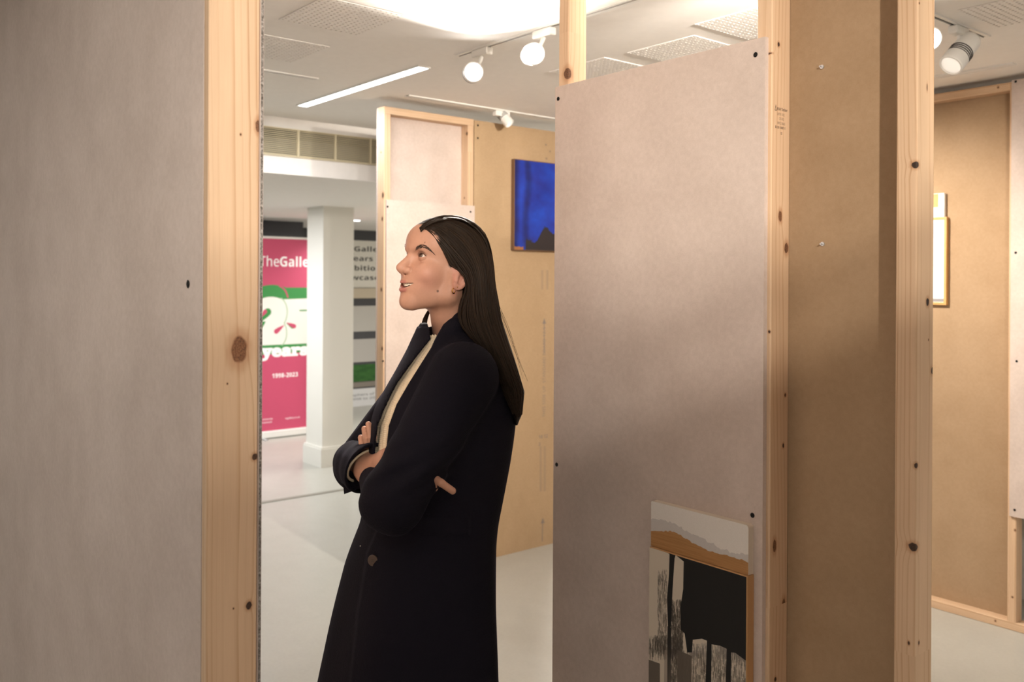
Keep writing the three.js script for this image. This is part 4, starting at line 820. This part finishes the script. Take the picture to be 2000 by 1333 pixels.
// eyes
for (const s of [1, -1]) {
  const gaze = V(.90, .40, .10).normalize(), g = new THREE.SphereGeometry(.0119, 40, 30), p = g.attributes.position, c = [];
  for (let i = 0; i < p.count; i++) { const d = Math.acos(clamp((p.getX(i) * gaze.x + p.getY(i) * gaze.y + p.getZ(i) * gaze.z) / .0119, -1, 1)); c.push(...(d < .17 ? [.004, .004, .004] : d < .50 ? [.05, .026, .013] : d < .56 ? [.03, .02, .015] : [.70, .64, .58])); }
  g.setAttribute('color', new THREE.Float32BufferAttribute(c, 3));
  const m4 = new THREE.Matrix4().makeBasis(V(-CH, 0, SH), V(0, 1, 0), V(SH, 0, CH)); g.applyMatrix4(m4); flip(g); const o = fromHead(EYEC.X, EYEC.Y, s * EYEC.Z); g.translate(o.x, o.y, o.z);
  mesh('eye', g, new THREE.MeshPhysicalMaterial({ vertexColors: true, roughness: .12, clearcoat: 1, clearcoatRoughness: .05 }), her);
}
// teeth
{
  const gs = [];
  for (let k = -5; k <= 5; k++) {
    const Z = k * .0049, X = .1045 - 10 * Z * Z - Math.abs(Z) * .14, w = .0046 - .0001 * Math.abs(k), hgt = Math.abs(k) < 2 ? .0094 : .0082;
    const g = new RoundedBoxGeometry(.005, hgt, w, 2, .0012); g.rotateY(Math.atan2(20 * Z + Math.sign(Z) * .14, 1)); const q = new THREE.Matrix4().makeBasis(V(-CH, 0, SH), V(0, 1, 0), V(SH, 0, CH)); g.applyMatrix4(q); if (g.index) flip(g); else { const a = g.attributes; for (const n of ['position', 'normal', 'uv']) { const t = a[n], s = t.itemSize; for (let k = 0; k < t.count; k += 3) for (let c = 0; c < s; c++) { const u = t.array[k * s + c]; t.array[k * s + c] = t.array[(k + 1) * s + c]; t.array[(k + 1) * s + c] = u; } } }
    const o = fromHead(X - .0025, -.0538 - (Math.abs(k) < 2 ? .0004 : 0) + 6 * Z * Z, Z); g.translate(o.x, o.y, o.z); gs.push(g);
  }
  mesh('teeth', mergeGeometries(gs), std({ color: 0xeadfcb, roughness: .25 }), her);
}
// brows and lashes: fine hairs set on the skin
const dark = std({ color: 0x21160f, roughness: .6 });
function hairTube(pts, r, seg = 4, sides = 4, taper = .25) {
  const cv = new THREE.CatmullRomCurve3(pts), g = new THREE.TubeGeometry(cv, seg, r, sides), p = g.attributes.position, fr = cv.getPoints(seg);
  for (let i = 0; i <= seg; i++) { const k = mix(1, taper, (i / seg) ** 2) * mix(.25, 1, sstep(0, .14, i / seg)), c = cv.getPointAt(i / seg); for (let j = 0; j <= sides; j++) { const q = i * (sides + 1) + j; p.setXYZ(q, c.x + (p.getX(q) - c.x) * k, c.y + (p.getY(q) - c.y) * k, c.z + (p.getZ(q) - c.z) * k); } }
  return g;
}
{
  const brow = [[811, 488.5], [816, 484.5], [824, 481.8], [833, 484], [840, 489], [846.5, 495]], cv = new THREE.CatmullRomCurve3(brow.map(([a, b]) => V(a, b, 0))), gs = [];
  for (let k = 0; k < 120; k++) {
    const t = rnd(), c = cv.getPoint(t), wd = 3.4 * (1 - sstep(.45, 1, t) * .85), o = (rnd() - .5) * 2 * wd, l = mix(5, 7.5, rnd());
    const a = hit(headF, c.x, c.y + o, .3, .0002), tg = cv.getTangent(t), b = hit(headF, c.x + tg.x * l * .5 + .3, c.y + o + tg.y * l * .5 - 1.2 * (1 - t), .3, .0009), e = hit(headF, c.x + tg.x * l, c.y + o * .7 + tg.y * l - 1.0 * (1 - t), .3, .0005);
    if (a && b && e) gs.push(hairTube([a, b, e], .00032, 4, 4));
  }
  const far = [[797.5, 487.5], [796, 484.5], [794.8, 482.5], [794.2, 480.5]];
  for (let k = 0; k < 40; k++) { const X = mix(.092, .072, rnd()), Z = mix(-.008, -.045, rnd()), Y = .030 + .004 * Math.sin((Z + .008) * -60) + (rnd() - .5) * .006, p = fromHead(X, Y, Z), dir = V(1, 0, 0); const o = fromHead(.092 - .3 * Math.abs(Z) + .004, Y, Z), e = fromHead(.092 - .3 * (Math.abs(Z) + .006) + .004, Y + .002, Z - .006); gs.push(hairTube([o, o.clone().lerp(e, .5), e], .0006, 3, 4)); }
  mesh('eyebrow', mergeGeometries(gs), dark, her);
  const ls = [];
  for (const s of [1, -1]) for (let k = 0; k < 18; k++) {
    const a = mix(-.95, 1.0, k / 17), q = Math.max(0, 1 - (a / 1.08) ** 2), el = .02 + .41 * q, pt = (rr, e2, lift) => {
      const dX = Math.cos(e2) * Math.cos(a), dY = Math.sin(e2), dZ = Math.cos(e2) * Math.sin(a), t = .32, X = dX * Math.cos(t) - dY * Math.sin(t), Y = dX * Math.sin(t) + dY * Math.cos(t), yaw = s * .30;
      return fromHead(EYEC.X + (X * Math.cos(yaw) - dZ * Math.sin(yaw)) * rr, EYEC.Y + Y * rr + lift, s * EYEC.Z + (X * Math.sin(yaw) + dZ * Math.cos(yaw)) * rr);
    };
    ls.push(hairTube([pt(.0130, el, 0), pt(.0150, el - .02, .0004), pt(.0172, el + .10, .0022)], .00026, 4, 4, .2));
  }
  const rim = (s) => { const pts = []; for (let k = 0; k <= 12; k++) { const a = mix(-1.08, 1.08, k / 12), q = Math.max(0, 1 - (a / 1.08) ** 2), el = .02 + .41 * q, dX = Math.cos(el) * Math.cos(a), dY = Math.sin(el), dZ = Math.cos(el) * Math.sin(a), t = .32, X = dX * Math.cos(t) - dY * Math.sin(t), Y = dX * Math.sin(t) + dY * Math.cos(t), yaw = s * .3, rr = .0135; pts.push(fromHead(EYEC.X + (X * Math.cos(yaw) - dZ * Math.sin(yaw)) * rr, EYEC.Y + Y * rr, s * EYEC.Z + (X * Math.sin(yaw) + dZ * Math.cos(yaw)) * rr)); } return new THREE.TubeGeometry(new THREE.CatmullRomCurve3(pts), 24, .00055, 5); };
  mesh('eyelashes', mergeGeometries([...ls, rim(1), rim(-1)]), dark, her);
}
// earrings
{
  const gold = std({ color: 0xe2b766, metalness: 1, roughness: .18 });
  const a = hit(headF, 886.5, 565, .3) ?? L(886.5, 566, .08), hoop = new THREE.TorusGeometry(.0058, .0013, 10, 28); hoop.rotateY(1.15); hoop.translate(a.x - .0004, a.y - .004, a.z + .001); mesh('earring', hoop, gold, her);
  const b = hit(headF, 893.5, 561, .3) ?? L(893.5, 561, .08); mesh('ear_stud', new THREE.SphereGeometry(.0013, 12, 8).translate(b.x, b.y, b.z + .0006), gold, her);
}
// coat
const wool = dataTex(512, 512, (i, j) => { const f = 128 + 120 * ((tileNoise(i, j, 512, 2, 3) - .5) * .7 + (tileNoise(i, j, 512, 4, 5) - .5) * .7 + (tileNoise(i, j, 512, 16, 8) - .5) * .4); return [f, f, f]; }, false); wool.repeat.set(4, 4);
const coatMat = new THREE.MeshPhysicalMaterial({ color: lin(.0075, .0066, .0115), roughness: .88, sheen: .28, sheenColor: lin(.11, .09, .16), sheenRoughness: .45, bumpMap: wool, bumpScale: .0012, specularIntensity: .25 });
const coat = mesh('coat', surfaceNets(coatField, [-.32, HEM - .02, -.30], [.28, NECK + .05, .34], .0055), coatMat, her);
coat.userData.label = 'long dark navy wool coat';
mesh('cuff', surfaceNets(sleeveField, [-.30, L(0, 1000).y, -.20], [-.02, L(0, 820).y, .13], .0032), coatMat, coat);
{ // cuff edge of the sweater inside the sleeve
  const ax = cuffB.clone().sub(cuffA).normalize(), t = new THREE.TorusGeometry(.046, .0035, 8, 36); t.applyQuaternion(new THREE.Quaternion().setFromUnitVectors(V(0, 0, 1), cuffN)); const c = cuffB.clone().addScaledVector(cuffN, -.014); t.translate(c.x, c.y, c.z);
  mesh('sweater_cuff', t, std({ color: 0xc9b79c, roughness: .95 }), her);
  // pointed tab of the sleeve vent
  const sh = [L(672, 965, .02), L(668, 925, .0), L(690, 950, .045), L(700, 957, .05), L(676, 940, -.02)];
  const p = [L(667, 918, -.01), L(672, 966, .018), L(708, 953, .040), L(690, 925, .03)], q = p.map((v) => v.clone().add(V(.002, .002, -.006))), pos = [...p, ...q].flatMap((v) => [v.x, v.y, v.z]);
  const g = new THREE.BufferGeometry(); g.setAttribute('position', new THREE.Float32BufferAttribute(pos, 3)); g.setAttribute('uv', new THREE.Float32BufferAttribute(new Float32Array(16), 2)); g.setIndex([0, 1, 2, 0, 2, 3, 4, 6, 5, 4, 7, 6, 0, 4, 5, 0, 5, 1, 1, 5, 6, 1, 6, 2, 2, 6, 7, 2, 7, 3, 3, 7, 4, 3, 4, 0]); const g2 = g.toNonIndexed(); g2.computeVertexNormals(); mesh('cuff_tab', g2, coatMat, coat);
}
// sweater: ribbed knit in the opening
{
  const pos = [], idx = [], uv = [], nu = 40, nv = 260, f = (x, y, z) => torso(x, y, z) + .010;
  for (let j = 0; j <= nv; j++) for (let i = 0; i <= nu; i++) {
    const py = mix(656, 900, j / nv), o = piece(OPEN, py), px = mix(o[1] - 3, o[2] + 4, i / nu); let p = hit(f, px, py, .4, 0);
    const rib = Math.pow(Math.abs(Math.sin(i / nu * Math.PI * 4)), .7), st = Math.abs(Math.sin(j * .72 + Math.floor(i / nu * 4) * .8));
    if (!p) p = L(px, py, -.02);
    { const e = .002, gx = f(p.x + e, p.y, p.z) - f(p.x - e, p.y, p.z), gy = f(p.x, p.y + e, p.z) - f(p.x, p.y - e, p.z), gz = f(p.x, p.y, p.z + e) - f(p.x, p.y, p.z - e), gl = vlen(gx, gy, gz) || 1, a = (.0036 * rib + .0016 * st * rib - .001) / gl; p.x += gx * a; p.y += gy * a; p.z += gz * a; }
    pos.push(p.x, p.y, p.z); uv.push(i / nu * .04, j / nv * .3); if (i && j) { const b = j * (nu + 1) + i; idx.push(b, b - 1, b - nu - 2, b, b - nu - 2, b - nu - 1); }
  }
  const g = new THREE.BufferGeometry(); g.setAttribute('position', new THREE.Float32BufferAttribute(pos, 3)); g.setAttribute('uv', new THREE.Float32BufferAttribute(uv, 2)); g.setIndex(idx); g.computeVertexNormals();
  mesh('sweater', g, std({ color: 0xe0d0b4, roughness: .95, side: THREE.DoubleSide, bumpMap: wool, bumpScale: .001 }), her);
}
// buttons
{
  const c = hit(coatField, 729, 1095, .45), bm = std({ color: 0x4a3a30, roughness: .4 });
  const g = new THREE.LatheGeometry([[0, -.002], [.0115, -.002], [.0125, 0], [.0122, .0018], [.0108, .0022], [.0092, .0014], [0, .0014]].map(([a, b]) => new THREE.Vector2(a, b)), 24); g.rotateX(Math.PI / 2); g.rotateY(-.35);
  const b = mesh('button', g, bm, coat); b.position.copy(c); b.position.z += .002;
  for (const [x, y] of [[-.002, -.002], [.002, -.002], [-.002, .002], [.002, .002]]) { const h = mesh('thread', new THREE.SphereGeometry(.0009, 8, 6), M.black, b); h.position.set(x, y, .0018); }
  const h = hit(coatField, 704, 1067, .45); if (h) { const g2 = new THREE.SphereGeometry(.0016, 8, 6); const m = mesh('buttonhole_thread', g2, std({ color: 0xc9c3bb, roughness: .8 }), coat); m.position.copy(h); m.position.z += .0006; }
}
// ring
{ const a = L(727, 870, .0425); const r = new THREE.TorusGeometry(.0082, .0011, 8, 24); r.rotateX(1.3); r.rotateZ(-.25); r.translate(a.x, a.y, a.z); mesh('ring', r, std({ color: 0xd9c690, metalness: 1, roughness: .2 }), her); }
// trousers and shoes under the coat
{
  const hip = HEM + .28, legs = (x, y, z) => { let d = 9; for (const s of [-1, 1]) d = Math.min(d, capsule(x, y, z, V(-.04 - s * -.02, hip, s * .085), V(-.03 + s * .02, .10, s * .08), .085, .055)); return Math.max(d, .07 - y); };
  mesh('trousers', surfaceNets(legs, [-.2, .05, -.25], [.12, hip + .1, .25], .010), std({ color: 0x101014, roughness: .9 }), her);
  for (const s of [-1, 1]) {
    const cx = -.03 + s * .02, cz = s * .08, shoe = (x, y, z) => Math.max(smin(capsule(x, y, z, V(cx + .02, .05, cz), V(cx - .16, .03, cz + .03), .042, .034), capsule(x, y, z, V(cx, .06, cz), V(cx, .12, cz), .045, .048), .03), -y, y - .13);
    mesh('shoe', surfaceNets(shoe, [cx - .23, -.012, cz - .08], [cx + .10, .15, cz + .11], .007), std({ color: 0x0d0c0c, roughness: .4 }), her);
  }
}
// hair: a dense body plus combed locks
{
  const BACK = [[500, 880, 955, .0, .068], [530, 907, 965, .0, .078], [560, 911, 968, .0, .080], [580, 904, 971, .0, .080], [600, 896, 974, .004, .080], [620, 892, 979, .012, .082], [640, 900, 986, .022, .084], [660, 918, 993, .034, .084], [680, 938, 1000, .044, .084], [720, 962, 1013, .055, .078], [760, 985, 1025, .06, .064], [800, 1001, 1021, .06, .046], [822, 1008, 1012, .055, .015]];
  const sheet = (x, y, z) => { const py = toPy(y), b = piece(BACK, py), c = ((b[1] + b[2]) / 2 - 1000) / FOC * PD - PX0, rx = Math.max(.004, (b[2] - b[1]) / 2 / SC), k = Math.hypot((x - c) / rx, (z - b[3]) / b[4]); return Math.max((k - 1) * Math.min(rx, b[4]) * .8, (py - 822) / SC, (490 - py) / SC); };
  const cap = (x, y, z) => { const [X, Y, Z] = toHead(x, y, z); const d = skull(X, Y, Math.abs(Z)) - .0055; const lim = Y > -.03 ? X - hairX(Y) + .012 : X + .012; return Math.max(d, lim * .8, -.085 - Y); };
  const hairF = (x, y, z) => smin(cap(x, y, z), sheet(x, y, z), .018);
  const strip = dataTex(512, 64, (i, j) => { const f = 128 + 90 * ((tileNoise(i, 0, 512, 2, 3) - .5) + (tileNoise(i, 0, 512, 8, 5) - .5)); return [f, f, f]; }, false); strip.repeat.set(6, .2);
  const hairMat = new THREE.MeshPhysicalMaterial({ vertexColors: true, roughness: .46, specularIntensity: .25 });
  const shade = (y, k) => { const r = .7 + .8 * k; return [.0190 * r, .0115 * r, .0070 * r]; };
  const vol = paint(surfaceNets(hairF, [HC.x - .10, L(0, 830).y, -.12], [L(1035, 800).x, HC.y + .12, .13], .0042), (x, y, z) => shade(y, 0));
  const G = [ // guides from the front edge to the outer back edge: picture points
    [[819, 446], [836, 450], [852, 469], [868, 493], [881, 518], [901, 531], [912, 556], [900, 596], [898, 630], [936, 684], [972, 748], [1003, 806]],
    [[825, 440], [846, 450], [874, 480], [897, 506], [914, 526], [922, 552], [924, 580], [926, 612], [938, 654], [960, 698], [986, 754], [1007, 808]],
    [[835, 433], [868, 445], [899, 469], [920, 496], [932, 524], [937, 556], [940, 588], [945, 620], [957, 660], [976, 704], [997, 756], [1010, 811]],
    [[848, 427], [892, 437], [925, 459], [941, 488], [949, 520], [953, 556], [957, 592], [963, 626], [975, 664], [991, 708], [1010, 760], [1014, 813]],
    [[862, 423], [912, 430], [944, 453], [957, 484], [963, 520], [966, 556], [971, 592], [978, 628], [990, 668], [1004, 710], [1021, 764], [1018, 808]]];
  const field = (x, y, z) => Math.min(hairF(x, y, z), skull(...toHead(x, y, z)) - .004, headF(x, y, z)), strands = [];
  const N = 300;
  for (let k = 0; k < N; k++) {
    const s = clamp((k + rnd()) / N, 0, .999) * 4, i = Math.floor(s), t = s - i, ph = rnd() * 6.28, am = 1.2 + 2.5 * rnd(), start = rnd() < .8 || s < 1.3 ? 0 : 1 + Math.floor(3 * rnd()), end = 12 - (rnd() < .3 ? 1 : 0), pts = [], lift = .0008 + .0022 * rnd();
    for (let q = start; q < end; q++) {
      const a = G[i][q], b = G[i + 1][q], px = mix(a[0], b[0], t) + am * Math.sin(ph + q * .55) * (q > 5 ? 1 : .35), py = mix(a[1], b[1], t) + (q === 11 ? 10 * (rnd() - .6) : 0);
      let p = hit(field, px, py, .42, lift); if (!p) { const prev = pts[pts.length - 1]; p = L(px, py, prev ? prev.z : 0); } pts.push(p);
    }
    for (let w = 0; w < 2; w++) for (let q = 1; q + 1 < pts.length; q++) pts[q].z = Math.max(pts[q].z - .002, (pts[q - 1].z + 2 * pts[q].z + pts[q + 1].z) / 4);
    const g = hairTube(pts, .0011 + .0012 * rnd(), 26, 5, .3), kk = rnd(); strands.push(paint(g, (x, y) => shade(y, kk)));
  }
  for (let k = 0; k < 90; k++) {   // locks that follow the crown
    const o = [[819, 446], [830, 435], [848, 426], [872, 421.5], [902, 425], [930, 439], [948, 460], [958, 486], [963, 520], [966, 560], [972, 600], [984, 650]], r = 9 * rnd() - .5, pts = [], lift = .0008 + .002 * rnd();
    for (let q = k % 3; q < o.length; q++) { const a = q / (o.length - 1), px = o[q][0] + r * (a < .4 ? .4 : -1), py = o[q][1] + r * (a < .55 ? 1 : .2); let h = hit(field, px, py, .42, lift); if (!h) { const prev = pts[pts.length - 1]; h = L(px, py, prev ? prev.z : .02); } pts.push(h); }
    const kk = rnd(); strands.push(paint(hairTube(pts, .0009 + .0009 * rnd(), 24, 5, .4), (x, y) => shade(y, kk)));
  }
  // loose hairs at the hairline, neck and back
  const loose = [[[905, 600], [895, 618], [884, 628], [872, 640]], [[908, 606], [897, 624], [888, 638], [880, 652]], [[975, 600], [992, 650], [1012, 700], [1030, 745]], [[972, 590], [990, 634], [1008, 690], [1022, 740]]];
  for (const l of loose) for (let n = 0; n < 3; n++) { const pts = l.map(([a, b]) => { const px = a + 4 * (rnd() - .5), py = b + 3 * (rnd() - .5); return hit((x, y, z) => Math.min(field(x, y, z), headF(x, y, z)), px, py, .42, .001) ?? L(px, py, 0); }); strands.push(paint(hairTube(pts, .0003, 10, 4, .3), (x, y) => shade(y, 1))); }
  // lock hanging on the far side of the neck
  for (let n = 0; n < 26; n++) { const o = (rnd() - .5) * 9, z = -.06 - .02 * rnd(); strands.push(paint(hairTube([L(838 + o * .5, 606, z), L(829 + o, 630, z), L(830 + o * .9, 655 + 5 * rnd(), z)], .0012, 8, 5, .4), (x, y) => shade(y, .5))); }
  const hair = mesh('hair', mergeGeometries([vol, ...strands]), hairMat, her); hair.userData.label = 'long straight dark brown hair';
}


scene.traverse((o) => { if (o.isMesh) { o.castShadow = true; o.receiveShadow = true; } });
renderer.render(scene, camera);
